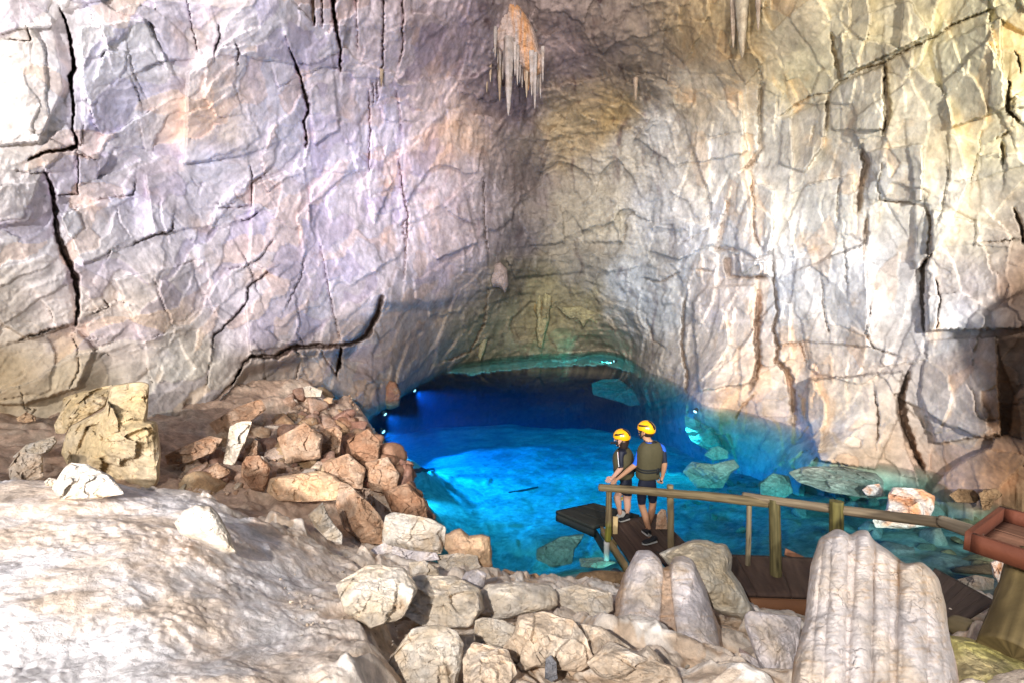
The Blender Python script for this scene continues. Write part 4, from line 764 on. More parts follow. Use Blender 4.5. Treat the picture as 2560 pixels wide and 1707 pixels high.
def inside(poly, n, seed, smin, smax, pw=2.0):
    rng = np.random.default_rng(seed); p = np.array(poly, float); out = []
    while len(out) < n:
        x, y = rng.uniform(p[:, 0].min(), p[:, 0].max()), rng.uniform(p[:, 1].min(), p[:, 1].max()); c = False; j = len(p) - 1
        for i in range(len(p)):
            if (p[i, 1] > y) != (p[j, 1] > y) and x < (p[j, 0] - p[i, 0]) * (y - p[i, 1]) / (p[j, 1] - p[i, 1]) + p[i, 0]: c = not c
            j = i
        if c: out.append((x, y, smin + (smax - smin) * rng.uniform() ** pw, .15))
    return out
stones('rubble_stone', 'small reddish brown stone in the rubble bank left of the lake', 'stones of the rubble bank', 'rust', inside([(400,1050),(520,1000),(640,960),(700,885),(780,880),(800,990),(800,1095),(700,1085),(640,1130),(450,1130)], 100, 31, .08, .36), 41)
stones('rubble_stone', 'pale brown stone in the rubble bank left of the lake', 'pale stones of the rubble bank', 'sand', inside([(390,1060),(520,1010),(690,900),(775,890),(790,1090),(600,1140),(420,1135)], 45, 33, .06, .2), 42)
edge = []
rng = np.random.default_rng(8)
for t_ in np.linspace(0, 1, 46):
    x = np.interp(t_, [0, .25, .5, .75, 1], [812, 862, 896, 934, 968]); y = np.interp(t_, [0, .25, .5, .75, 1], [960, 1005, 1055, 1105, 1170])
    edge.append((x + rng.uniform(-62, 6), y + rng.uniform(-18, 22), rng.uniform(.14, .34), .15))
stones('rubble_block', 'angular rust coloured block piled along the lake edge of the rubble bank', 'blocks along the lake edge', 'red', edge, 43)
stones('pebble', 'small pale stone lying on the sandy ground between the near boulders', 'pebbles between the near boulders', 'cream', inside([(900,1350),(1090,1330),(1300,1400),(1400,1370),(1420,1440),(1330,1420),(1180,1500),(1100,1520),(1080,1420),(960,1420)], 42, 35, .015, .055), 44)
stones('pebble', 'white pebble in the cluster right of the log-shaped rock', 'white pebbles by the log-shaped rock', 'white', [(1345,1385,.06,.2),(1375,1396,.07,.2),(1386,1418,.06,.2),(1363,1430,.05,.2),(1360,1376,.06,.2),(1402,1386,.05,.2),(1338,1410,.05,.2),(1352,1402,.04,.2),(1392,1404,.04,.2)], 45)
stones('pebble', 'small dark grey pebble on the near rocks', 'dark grey pebbles on the near rocks', 'grey', [(1390,1442,.06,.2),(1330,1418,.035,.2),(1040,1463,.03,.2),(575,1075,.05,.2),(970,1310,.05,.2),(990,1275,.06,.2),(1400,1408,.03,.2)], 46)
stones('lake_stone', 'pale stone lying on the lake bed in the shallows by the handrail', 'stones on the lake bed in the shallows', 'mud', inside([(1560,1130),(1700,1090),(1850,1140),(2000,1150),(2200,1180),(2180,1300),(1900,1230),(1700,1250),(1560,1220)], 36, 37, .06, .3), 47)

stones('fallen_stone', 'cream stone half buried in the sandy foreground among the big near boulders', 'half buried stones of the foreground', 'cream', inside([(880,1330),(1100,1310),(1300,1345),(1420,1360),(1400,1470),(1340,1420),(1200,1400),(1090,1430),(1080,1500),(960,1420)], 9, 51, .08, .2, 1.5), 61)
stones('fallen_stone', 'sand coloured stone lying at the bottom edge among the big near boulders', 'sand coloured stones of the foreground', 'sand', inside([(1070,1500),(1160,1530),(1440,1540),(1680,1540),(1820,1560),(1800,1500),(1560,1500),(1400,1540),(1080,1570)], 8, 52, .05, .13, 1.5), 62)
stones('shore_stone', 'brown stone on the right shore near the dark ramp and the tray stand', 'brown stones of the right shore', 'brown', inside([(2180,1180),(2340,1190),(2340,1260),(2300,1330),(2200,1300),(2150,1240)], 20, 53, .08, .25, 1.5), 63)
# grit: too small and too many to count
def gravel(name, polys, pal, n, seed, smin, smax):
    rng = np.random.default_rng(seed); t_ = (1 + 5 ** .5) / 2
    ico = np.array([(-1,t_,0),(1,t_,0),(-1,-t_,0),(1,-t_,0),(0,-1,t_),(0,1,t_),(0,-1,-t_),(0,1,-t_),(t_,0,-1),(t_,0,1),(-t_,0,-1),(-t_,0,1)]) / 1.9
    fc_ = np.array([(0,11,5),(0,5,1),(0,1,7),(0,7,10),(0,10,11),(1,5,9),(5,11,4),(11,10,2),(10,7,6),(7,1,8),(3,9,4),(3,4,2),(3,2,6),(3,6,8),(3,8,9),(4,9,5),(2,4,11),(6,2,10),(8,6,7),(9,8,1)])
    pts = inside(polys, n, seed, smin, smax, 2.2); Vs = []; Cs = []; c1, c2 = [np.array(v) for v in PAL[pal]]
    for x, y, s_, _ in pts:
        p = at(x, y, hit(x, y)); A = rng.normal(size=(3, 3)); Q, _r = np.linalg.qr(A)
        Vs.append((ico * rng.uniform(.6, 1.25, (12, 1)) * rng.uniform(.5, 1, 3)) @ Q * s_ + p + np.array([0, 0, s_ * .2])); m1 = rng.uniform(); Cs.append(np.tile((c1 * m1 + c2 * (1 - m1)) * rng.uniform(.6, 1.15), (12, 1)))
    F_ = (fc_[None] + 12 * np.arange(len(pts))[:, None, None]).reshape(-1, 3)
    tag(mesh_np(name, np.concatenate(Vs), F_, M['rock'], None, np.concatenate(Cs), smooth=False), kind='stuff')
gravel('rubble_gravel', [(385,1050),(520,1000),(640,950),(700,885),(790,880),(850,960),(900,1060),(960,1160),(880,1180),(800,1100),(640,1140),(430,1130)], 'rust', 900, 71, .02, .07)
gravel('sand_gravel', [(860,1300),(1100,1300),(1300,1340),(1440,1360),(1420,1560),(1060,1560),(700,1480),(640,1320)], 'sand', 420, 72, .005, .022)
# ================================================================== wooden platform, walkway, handrail, tray
def wood_mat(name, bump=.25):
    m, t, b = nodes(name); N = t.nodes; L = t.links.new
    a = N.new('ShaderNodeVertexColor'); a.layer_name = 'Col'; L(a.outputs[0], b.inputs['Base Color'])
    n = N.new('ShaderNodeTexNoise'); n.inputs['Scale'].default_value = 40; n.inputs['Detail'].default_value = 5
    tc = N.new('ShaderNodeTexCoord'); L(tc.outputs['Object'], n.inputs['Vector'])
    bp = N.new('ShaderNodeBump'); bp.inputs['Strength'].default_value = bump; bp.inputs['Distance'].default_value = .01; L(n.outputs[0], bp.inputs['Height']); L(bp.outputs[0], b.inputs['Normal'])
    b.inputs['Roughness'].default_value = .75; b.inputs['Specular IOR Level'].default_value = .3
    return m
M['wood'] = wood_mat('weathered_wood')
def log(name, p0, p1, r0, r1, c1, c2, seed, parent, bend=.012, n=26, moss=None):
    p0 = np.array(p0, float); p1 = np.array(p1, float); Lg = np.linalg.norm(p1 - p0); ns = max(10, int(Lg / .03)); t = np.linspace(0, 1, ns)
    ax_ = (p1 - p0) / Lg; up = np.array([0, 0, 1.]) if abs(ax_[2]) < .8 else np.array([1., 0, 0]); e1 = np.cross(ax_, up); e1 /= np.linalg.norm(e1); e2 = np.cross(ax_, e1)
    t = np.concatenate([[0, 0, 0], t, [1, 1, 1]]); cap = np.concatenate([[0, .6, .93], np.ones(ns), [.93, .6, 0]]); cap[3] = 1
    a = np.linspace(0, 2 * math.pi, n, endpoint=False); T_, A_ = np.meshgrid(t, a, indexing='ij'); s_ = T_ * Lg
    q = np.stack([np.cos(A_) * .9, np.sin(A_) * .9, s_ * 2.2 + seed], -1).reshape(-1, 3)
    rad = (r0 + (r1 - r0) * T_) * (1 + .10 * fbm(q, 3, seed).reshape(T_.shape) * 1.6) * cap[:, None]
    kn = perlin(np.stack([np.cos(A_).ravel() * 1.4, np.sin(A_).ravel() * 1.4, s_.ravel() * 4.5 + seed], 1), seed + 4).reshape(T_.shape); rad = rad * (1 + .09 * np.clip(kn - .25, 0, 1) * 2)
    bx = bend * np.stack([perlin(np.stack([t * Lg * .8 + seed, t * 0, t * 0 + k * 3.3], 1), seed) for k in (1, 2)], 1) * 3
    cen = p0 + (p1 - p0) * t[:, None] + bx[:, :1] * e1 + bx[:, 1:] * e2
    V = cen[:, None] + rad[..., None] * (np.cos(A_)[..., None] * e1 + np.sin(A_)[..., None] * e2); V = V.reshape(-1, 3)
    i = np.arange(len(V)).reshape(len(t), n); j = np.roll(i, -1, 1); Ff = np.stack([i[:-1], j[:-1], j[1:], i[1:]], -1).reshape(-1, 4)
    g = fbm(np.stack([np.cos(A_).ravel() * 4.5, np.sin(A_).ravel() * 4.5, s_.ravel() * 1.6 + seed], 1), 4, seed + 7, .6)
    m1 = sst(-.22, .25, g)[:, None]; cc = np.array(c1) * (1 - m1) + np.array(c2) * m1
    sp_ = sst(.30, .42, fbm(np.stack([np.cos(A_).ravel() * 7, np.sin(A_).ravel() * 7, s_.ravel() * 1.1 + seed * 3], 1), 3, seed + 13, .6))[:, None]; cc = cc * (1 - .7 * sp_)
    k2 = sst(.3, .5, perlin(np.stack([np.cos(A_).ravel() * 1.5, np.sin(A_).ravel() * 1.5, s_.ravel() * 3.5 + seed], 1), seed + 9))[:, None]; cc = cc * (1 - .6 * k2)
    if moss:
        zt = sst(moss[0], moss[1], T_.ravel() + .08 * g)[:, None]; cc = cc * (1 - zt) + np.array(moss[2]) * (.7 + .6 * m1) * zt
    return mesh_np(name, V, Ff, M['wood'], parent, cc)
def plank(name, quads, th, c1, c2, seed, parent, grain=None):
    """boards given by the four corners of their top face; th = thickness straight down"""
    Vs, Fs, Cs = [], [], []; o = 0; rng = np.random.default_rng(seed)
    for q in quads:
        q = np.array(q, float); m_ = 14; u = np.linspace(0, 1, m_)
        for top in (1, 0):
            G = ((1 - u)[:, None, None] * ((1 - u)[None, :, None] * q[0] + u[None, :, None] * q[1]) + u[:, None, None] * ((1 - u)[None, :, None] * q[3] + u[None, :, None] * q[2])).reshape(-1, 3)
            if not top: G = G - np.array([0, 0, th])
            Vs.append(G); f = grid_faces(m_, m_, not top) + o; Fs.append(f); o += m_ * m_
        b0 = o - 2 * m_ * m_; i = np.arange(m_ * m_).reshape(m_, m_)
        for lp in (i[0], i[:, -1], i[-1][::-1], i[::-1, 0]):
            Fs.append(np.stack([lp[:-1], lp[1:], lp[1:] + m_ * m_, lp[:-1] + m_ * m_], -1) + b0)
        Pq = np.concatenate(Vs[-2:]); dv = (q[1] - q[0]) / np.linalg.norm(q[1] - q[0]) if grain is None else grain
        al = Pq @ dv; g = fbm(np.stack([al * 1.5, (Pq[:, 0] - al * dv[0]) * 22, (Pq[:, 1] - al * dv[1]) * 22 + Pq[:, 2] * 20], 1) + rng.uniform(0, 50), 4, seed, .6)
        tone = rng.uniform(.8, 1.2); m1 = sst(-.3, .35, g)[:, None]; Cs.append((np.array(c1) * (1 - m1) + np.array(c2) * m1) * tone)
    return mesh_np(name, np.concatenate(Vs), np.concatenate(Fs), M['wood'], parent, np.concatenate(Cs), smooth=False)
def pz(x, y, z): return at(x, y, float(depth_z(x, y, z)))
def D4(cx, cy): return ((1380 + cx / 4.126) / K, (1020 + cy / 4.126) / K)       # reading of the close-up of the visitors
def C3(cx, cy): return (1562 + cx * .375, 980 + cy * .375)                        # reading of the lower right of the photo
def boards(q, n, gap=.012):
    q = np.array(q, float); out = []
    for k in range(n):
        a = k / n; b = (k + 1) / n - gap / max(np.linalg.norm(q[3] - q[0]), .01) * .5
        out.append([q[0] + (q[3] - q[0]) * a, q[1] + (q[2] - q[1]) * a, q[1] + (q[2] - q[1]) * b, q[0] + (q[3] - q[0]) * b])
    return out
DK1, DK2 = (.045, .026, .020), (.085, .052, .038)
ZD = .14
pf = bpy.data.objects.new('wooden_platform', None); COL.objects.link(pf); tag(pf, 'dark wooden platform at the water where the two visitors stand', 'platform')
qa = [pz(*D4(600, 1290), ZD), pz(*D4(535, 1170), ZD), pz(*D4(1085, 1085), ZD), pz(*D4(1400, 1420), ZD), pz(*D4(830, 1560), ZD)]
top = [pz(*D4(540, 1180), ZD), pz(*D4(800, 1560), ZD), pz(*D4(1480, 1480), ZD), pz(*D4(1080, 1085), ZD)]
plank('deck_board', boards(top, 5), .045, DK1, DK2, 3, pf)
low = [pz(*D4(40, 1052), -.10), pz(*D4(430, 1215), -.10), pz(*D4(905, 1095), -.10), pz(*D4(430, 972), -.10)]
plank('lower_step', boards(low, 3), .06, (.03, .022, .018), (.06, .045, .035), 4, pf)
e0 = top[0] + np.array([-.02, 0, -.05]); e1 = top[1] + np.array([-.02, 0, -.05])
plank('side_beam', [[e0, e1, e1 + np.array([-.045, 0, 0]), e0 + np.array([-.045, 0, 0])]], .14, (.17, .115, .05), (.27, .19, .09), 5, pf)
plank('side_beam', [[low[0] + np.array([0, 0, -.07]), low[1] + np.array([0, 0, -.07]), low[1] + np.array([.04, .03, -.07]), low[0] + np.array([.04, .03, -.07])]], .12, (.03, .02, .02), (.06, .04, .03), 6, pf)
pb = pz(*D4(545, 1470), -.75)
log('support_leg', pz(*D4(400, 1215), -.16), pb, .055, .06, (.10, .05, .05), (.16, .08, .07), 7, pf)
c_ = at(*D4(632, 1120), 7.25); plank('upright_board', [[c_, c_ + np.array([.07, 0, 0]), c_ + np.array([.07, .03, 0]), c_ + np.array([0, .03, 0])]], .52, (.36, .26, .12), (.46, .34, .17), 8, pf, np.array([0, 0, 1.]))

wk = bpy.data.objects.new('wooden_walkway', None); COL.objects.link(wk); tag(wk, 'dark boarded walkway running behind the near rocks to the right', 'walkway')
w0 = [pz(*C3(-160, 760), .16), pz(*C3(60, 1010), .16), pz(*C3(900, 1035), .22), pz(*C3(860, 800), .22)]
plank('deck_board', boards(w0, 4), .045, DK1, DK2, 9, wk)
f0, f1 = pz(*C3(150, 880), .13), pz(*C3(820, 1040), .19)
f0 = w0[1] + np.array([.3, -.03, -.03]); f1 = w0[2] + np.array([0, -.03, -.03])
plank('skirt_board', [[f0, f1, f1 + np.array([0, -.035, 0]), f0 + np.array([0, -.035, 0])]], .24, (.18, .075, .033), (.28, .13, .06), 10, wk)
rp = [at(*C3(1560, 862), 5.6), at(*C3(1400, 1100), 4.7), at(*C3(1640, 1235), 4.35), at(*C3(1925, 1060), 4.75)]
plank('ramp_board', boards(rp, 7, .006), .05, (.05, .032, .026), (.09, .06, .05), 11, wk)
pr = [at(*C3(645, 740), 6.9), at(*C3(640, 775), 6.85), at(*C3(770, 812), 6.75), at(*C3(775, 800), 6.8)]
plank('loose_plank', [pr], .03, (.20, .09, .05), (.28, .13, .07), 12, wk)
log('cross_beam', at(*C3(1700, 1230), 4.3), at(*C3(1960, 1310), 3.9), .09, .09, (.18, .14, .07), (.28, .22, .12), 13, wk)

rl = bpy.data.objects.new('wooden_handrail', None); COL.objects.link(rl); tag(rl, 'rustic round log handrail on posts beside the platform and walkway', 'handrail')
W1, W2 = (.085, .06, .030), (.20, .15, .078)
log('rail', at(*D4(488, 800), 7.24), at(*C3(545, 457), 6.22), .053, .062, W1, W2, 21, rl, .014)
log('rail', at(*C3(385, 425), 6.42), at(*C3(1612, 582), 4.95), .048, .056, (.15, .11, .07), (.26, .20, .13), 22, rl)
log('rail', at(*C3(1600, 580), 4.93), at(*C3(1830, 655), 4.55), .060, .066, (.20, .155, .10), (.30, .24, .17), 23, rl)
log('post', at(*D4(588, 835), 7.24), at(*D4(572, 1365), 7.18), .043, .050, W1, W2, 24, rl, .008, moss=(.55, .8, (.20, .19, .03)))
log('post', at(*D4(570, 1372), 7.18), at(*D4(562, 1620), 7.18), .044, .040, (.5, .5, .48), (.6, .6, .56), 25, rl, .004)
log('post', at(*D4(1215, 790), 6.86), at(*D4(1228, 1470), 6.82), .046, .047, (.16, .115, .06), (.26, .20, .11), 26, rl, .004, 8)
log('post', at(*C3(418, 470), 6.36), at(*C3(412, 1060), 6.30), .032, .032, (.15, .12, .07), (.25, .20, .13), 27, rl)
log('post', at(*C3(577, 440), 6.15), at(*C3(594, 1180), 6.05), .066, .070, (.07, .058, .022), (.17, .14, .06), 28, rl, .006)
log('post', at(*C3(957, 452), 5.62), at(*C3(960, 1000), 5.5), .072, .074, (.06, .05, .015), (.17, .145, .045), 29, rl, .004)

ts = bpy.data.objects.new('tray_stand', None); COL.objects.link(ts); tag(ts, 'open red wooden tray on a thick log post at the right edge', 'tray stand')
A_ = at(*C3(1745, 640), 3.4); B_ = pz(*C3(1960, 480), A_[2]); ex = (B_ - A_); wd_ = np.linalg.norm(ex); ex = ex / wd_; ey = np.array([ex[1], -ex[0], 0])
R1, R2 = (.075, .020, .010), (.14, .042, .02); hh_ = .13
def rim(a, b, inn, s):
    plank('tray_side', [[a, b, b + inn * .035, a + inn * .035]], hh_, R1, R2, s, ts)
Dp = A_ + ey * .8; Cp = B_ + ey * .8
rim(A_, B_, ey, 31); rim(A_ + ey * .036 , Dp, ex, 32); rim(B_ - ex * .036 + ey * .036, Cp - ex * .036, ex, 33); rim(Dp + ey * .001, Cp + ey * .001, ey, 34)
fb = A_ - np.array([0, 0, hh_ - .03])
plank('tray_floor', boards([fb + ex * .037 + ey * .037, fb + ex * .037 + ey * .79, fb + ex * (wd_ - .037) + ey * .79, fb + ex * (wd_ - .037) + ey * .037], 3), .025, (.11, .05, .03), (.19, .09, .055), 35, ts)
log('post', at(*C3(2200, 850), 3.35) , at(*C3(2030, 1420), 2.95), .17, .172, (.085, .06, .024), (.24, .175, .075), 36, ts, .01, 40)

# sticks
def stick(lab, pts, r, c, nm='stick'):
    for k in range(1):
        o = log(nm, pts[0], pts[1], r, r * .6, c, tuple(v * 1.5 for v in c), 51 + k, None, .02, 8); tag(o, lab, 'stick')
def bedpt(x, y, up=.05):
    d = hit(x, y); p = at(x, y, d); p[2] += up; return p
stick('dark stick lying on the lake bed left of the platform', [bedpt(1168, 1133), bedpt(1236, 1121)], .035, (.02, .02, .02))
stick('bent dark stick on the lake bed near the rubble bank', [bedpt(942, 1088), bedpt(997, 1079)], .05, (.02, .02, .02))
stick('grey twig lying on the near shore rocks', [at(930, 1276, hit(930, 1276) - .12), at(978, 1295, hit(978, 1295) - .12)], .014, (.26, .27, .30), 'twig')
# ================================================================== the two visitors
def plain(name, c, rough=.7, spec=.3, coat=0):
    m, t, b = nodes(name); b.inputs['Base Color'].default_value = (*c, 1); b.inputs['Roughness'].default_value = rough; b.inputs['Specular IOR Level'].default_value = spec; b.inputs['Coat Weight'].default_value = coat
    N = t.nodes; L = t.links.new
    n = N.new('ShaderNodeTexNoise'); n.inputs['Scale'].default_value = 26; n.inputs['Detail'].default_value = 4; tc = N.new('ShaderNodeTexCoord'); L(tc.outputs['Object'], n.inputs['Vector'])
    r = N.new('ShaderNodeMapRange'); r.inputs[3].default_value = .82; r.inputs[4].default_value = 1.18; L(n.outputs[0], r.inputs[0])
    v = N.new('ShaderNodeVectorMath'); v.operation = 'SCALE'; v.inputs[0].default_value = c; L(r.outputs[0], v.inputs['Scale']); L(v.outputs[0], b.inputs['Base Color'])
    return m
M['skin_m'] = plain('tanned_skin', (.36, .19, .11), .55); M['skin_w'] = plain('fair_skin', (.50, .29, .21), .55)
M['suit'] = plain('navy_wetsuit', (.008, .010, .022), .6); M['blue'] = plain('blue_wetsuit_panel', (.01, .10, .62), .6); M['crimson'] = plain('red_wetsuit_panel', (.50, .015, .04), .6)
M['vest'] = plain('olive_vest_fabric', (.060, .052, .026), .85); M['web'] = plain('black_webbing', (.010, .012, .014), .8); M['helmet'] = plain('yellow_helmet_shell', (.80, .36, .005), .22, .5, .6)
M['vent'] = plain('black_helmet_vent', (.012, .010, .008), .5); M['shoe'] = plain('black_shoe', (.010, .010, .012), .7); M['sole'] = plain('grey_shoe_sole', (.30, .29, .27), .8); M['hair'] = plain('dark_hair', (.020, .012, .010), .55); M['piping'] = plain('white_piping', (.7, .7, .72), .7)
M['fin'] = plain('yellow_strap', (.75, .5, .01), .5)
def skinned(verts, edges, rad, sub=2, root=0):
    me = bpy.data.meshes.new('tmp'); me.from_pydata([tuple(v) for v in verts], edges, []); o = bpy.data.objects.new('tmp', me); COL.objects.link(o)
    md = o.modifiers.new('s', 'SKIN'); md.use_smooth_shade = True; md.branch_smoothing = .4
    for k, r in enumerate(rad):
        sv = me.skin_vertices[0].data[k]; sv.radius = (r, r) if np.isscalar(r) else r; sv.use_root = (k == root)
    sb = o.modifiers.new('u', 'SUBSURF'); sb.levels = sub; sb.render_levels = sub
    dg = bpy.context.evaluated_depsgraph_get(); ev = o.evaluated_get(dg); out = bpy.data.meshes.new_from_object(ev)
    bpy.data.objects.remove(o); bpy.data.meshes.remove(me)
    return out
class Body:
    def __init__(s): s.v = []; s.e = []; s.r = []; s.n = {}
    def j(s, name, p, r, par=None):
        s.n[name] = len(s.v); s.v.append(np.array(p, float)); s.r.append(r)
        if par: s.e.append((s.n[par], s.n[name]))
def joined(name, parts, parent, base, mats, pick):
    bm = bmesh.new()
    for k, me in enumerate(parts):
        n0 = len(bm.faces); bm.from_mesh(me); bm.faces.ensure_lookup_table()
        for f in bm.faces[n0:]: f.material_index = 0; f.tag = False
        lay = bm.faces.layers.int.get('part') or bm.faces.layers.int.new('part'); bm.faces.ensure_lookup_table()
        for f in bm.faces[n0:]: f[lay] = k
        bpy.data.meshes.remove(me)
    lay = bm.faces.layers.int.get('part')
    for f in bm.faces:
        f.material_index = pick(np.array(f.calc_center_median()), f[lay]); f.smooth = True
    bmesh.ops.translate(bm, verts=bm.verts, vec=-Vector(base))
    out = bpy.data.meshes.new(name); bm.to_mesh(out); bm.free()
    for m_ in mats: out.materials.append(M[m_])
    o = bpy.data.objects.new(name, out); COL.objects.link(o); o.parent = parent
    return o
def hand(wrist, kn, side, curl, th):
    """palm with four unequal bent fingers and a thumb; wrist -> knuckles direction kn, side = towards the thumb"""
    parts = []; kn = np.array(kn, float); L0 = np.linalg.norm(kn); f = kn / L0; sd_ = np.array(side, float); sd_ -= f * (sd_ @ f); sd_ /= np.linalg.norm(sd_); dn = np.cross(f, sd_) * th
    w_ = np.array(wrist, float)
    for k, (o_, ln) in enumerate(((.030, .070), (.010, .078), (-.010, .072), (-.029, .058))):
        a = w_ + f * .055 + sd_ * o_ * .8; b_ = w_ + f * .088 + sd_ * o_; dirn = f * math.cos(curl[0]) + dn * math.sin(curl[0]); c = b_ + dirn * ln * .5
        d2 = f * math.cos(curl[0] + curl[1]) + dn * math.sin(curl[0] + curl[1]); e = c + d2 * ln * .5
        parts.append(skinned([a, b_, c, e], [(0, 1), (1, 2), (2, 3)], [.010, .0098, .009, .0075], 1))
    a = w_ + f * .02 + sd_ * .018; b_ = w_ + f * .045 + sd_ * .048 + dn * .012; c = w_ + f * .085 + sd_ * .056 + dn * .024
    parts.append(skinned([a, b_, c], [(0, 1), (1, 2)], [.014, .011, .009], 1))
    return parts
def ell_rings(cen, axes, fr, rings, n=36, seed=0, amp=.006):
    """soft garment: rings of (height along up, half width, half depth, forward shift)"""
    up, rt = axes; V = []; a = np.linspace(0, 2 * math.pi, n, endpoint=False); ex_ = .75
    ca = np.sign(np.cos(a)) * np.abs(np.cos(a)) ** ex_; sa = np.sign(np.sin(a)) * np.abs(np.sin(a)) ** ex_
    for h_, wa, wb, fs in rings: V.append(cen + up * h_ + ca[:, None] * wa * rt + (sa[:, None] * wb + fs) * fr)
    V = np.concatenate(V); V = V + amp * fbm(V * 9, 3, seed)[:, None] * np.array([1, 1, .3])
    i = np.arange(len(V)).reshape(len(rings), n); j = np.roll(i, -1, 1)
    return V, np.stack([i[:-1], j[:-1], j[1:], i[1:]], -1).reshape(-1, 4)
def unit(v): v = np.array(v, float); return v / np.linalg.norm(v)
def helmet(parent, c, face, up, s=1.0):
    up = unit(up); fr = unit(np.array(face) - up * (np.array(face) @ up)); rt = np.cross(fr, up)
    def pt(th, ph, k=1.0):          # th from the crown down, ph from the front
        return c + s * k * (np.cos(th)[..., None] * up * .128 + (np.sin(th) * np.cos(ph))[..., None] * fr * .138 + (np.sin(th) * np.sin(ph))[..., None] * rt * .115)
    ph = np.linspace(0, 2 * math.pi, 48, endpoint=False); edge_ = 1.62 + .22 * (.5 - .5 * np.cos(ph)) + .10 * np.abs(np.sin(ph)) - .15 * np.exp(-((np.abs(ph - math.pi) - 1.75) / .35) ** 2)
    tt = np.linspace(0.001, 1, 22); TH = tt[:, None] * edge_[None]; PH = np.broadcast_to(ph, TH.shape)
    V = pt(TH, PH).reshape(-1, 3); inn = pt(TH[-1:], PH[-1:], .93).reshape(-1, 3); inn2 = pt(TH[-1:] * .8, PH[-1:], .9).reshape(-1, 3); V = np.concatenate([V, inn, inn2])
    i = np.arange(len(V)).reshape(24, 48); j = np.roll(i, -1, 1); base = np.array(parent.location)
    h_ = mesh_np('helmet', V - base, np.stack([i[:-1], i[1:], j[1:], j[:-1]], -1).reshape(-1, 4), M['helmet'], parent)
    def strip(th0, th1, p0, p1, w0, w1, n=22):
        t_ = np.linspace(0, 1, n); th = th0 + (th1 - th0) * t_; pc = p0 + (p1 - p0) * t_; wv_ = (w0 + (w1 - w0) * t_) * np.sqrt(np.clip(1 - (2 * t_ - 1) ** 8, .02, 1))
        dirs = pt(th, pc, 1.0); d2 = np.gradient(dirs, axis=0); nn = unit(1) if False else None
        out = []
        for k in range(n):
            nrm = dirs[k] - c; nrm = nrm / np.linalg.norm(nrm); sd2 = np.cross(nrm, d2[k]); sd2 /= np.linalg.norm(sd2)
            for q in np.linspace(-1, 1, 5):
                p_ = dirs[k] + sd2 * q * wv_[k]; v_ = p_ - c; loc = np.array([v_ @ up / .128, v_ @ fr / .138, v_ @ rt / .115]); p_ = c + v_ / (np.linalg.norm(loc) / s) * (1.025 - .012 * q * q); out.append(p_)
        V = np.array(out) - base; return mesh_np('vent', V, grid_faces(n, 5), M['vent'], h_)
    # one long vent over the crown to the back, one on each side
    strip(.12, 1.40, 3.45, 3.35, .022, .027); strip(1.2, .92, .65, 2.1, .017, .009); strip(1.2, .92, -.65, -2.1, .017, .009)
    return h_, fr, rt, up
def tube(name, pts, r, mat, parent, n=8):
    base = np.array(parent.location) if parent.parent is None else np.array(parent.parent.location); pts = np.array(pts, float)
    t_ = np.linspace(0, len(pts) - 1, (len(pts) - 1) * 6 + 1); C_ = np.stack([np.interp(t_, np.arange(len(pts)), pts[:, k]) for k in range(3)], 1)
    for _ in range(3): C_[1:-1] = (C_[:-2] + 2 * C_[1:-1] + C_[2:]) / 4
    tg = np.gradient(C_, axis=0); tg /= np.linalg.norm(tg, axis=1)[:, None]; e = np.cross(tg, np.array([.31, .2, .93])); e /= np.linalg.norm(e, axis=1)[:, None]; g = np.cross(tg, e); a = np.linspace(0, 2 * math.pi, n, endpoint=False)
    V = (C_[:, None] + r * (np.cos(a)[None, :, None] * e[:, None] + np.sin(a)[None, :, None] * g[:, None])).reshape(-1, 3)
    i = np.arange(len(V)).reshape(len(C_), n); j = np.roll(i, -1, 1)
    return mesh_np(name, V - base, np.stack([i[:-1], j[:-1], j[1:], i[1:]], -1).reshape(-1, 4), M[mat], parent)
def shoe(parent, heel, toe, up=(0, 0, 1), s=1.0):
    heel = np.array(heel); toe = np.array(toe); f = toe - heel; Lf = np.linalg.norm(f); f /= Lf; rt = unit(np.cross(f, up)); u = np.cross(rt, f); base = np.array(parent.location)
    prof = [(0, .030, .075), (.06, .037, .085), (.2, .040, .080), (.4, .042, .060), (.6, .047, .052), (.8, .046, .040), (.94, .034, .028), (1, .012, .016)]
    V = []; n = 20; a = np.linspace(0, 2 * math.pi, n, endpoint=False); t_ = np.linspace(0, 1, 20)
    for t in t_:
        w_ = np.interp(t, [p[0] for p in prof], [p[1] for p in prof]) * s; h_ = np.interp(t, [p[0] for p in prof], [p[2] for p in prof]) * s
        V.append(heel + f * Lf * t + rt * (np.cos(a) * w_)[:, None] + u * (.012 + (np.sin(a) * .5 + .5) * h_)[:, None])
    i = np.arange(20 * n).reshape(20, n); j = np.roll(i, -1, 1); Ff = np.concatenate([np.stack([i[:-1], i[1:], j[1:], j[:-1]], -1).reshape(-1, 4)])
    sh = mesh_np('shoe', np.concatenate(V) - base, Ff, M['shoe'], parent)
    V = []
    for t in t_:
        w_ = np.interp(t, [p[0] for p in prof], [p[1] for p in prof]) * s * 1.08 + .002
        V.append(heel - f * .006 + f * (Lf + .012) * t + rt * (np.cos(a) * w_)[:, None] + u * ((np.sin(a) * .5 + .5) * .024 - .004)[:, None])
    mesh_np('sole', np.concatenate(V) - base, Ff, M['sole'], sh); return sh
def seg_d(p, a, b_):
    e = b_ - a; t_ = np.clip((p - a) @ e / (e @ e), 0, 1); return np.linalg.norm(p - a - e * t_)

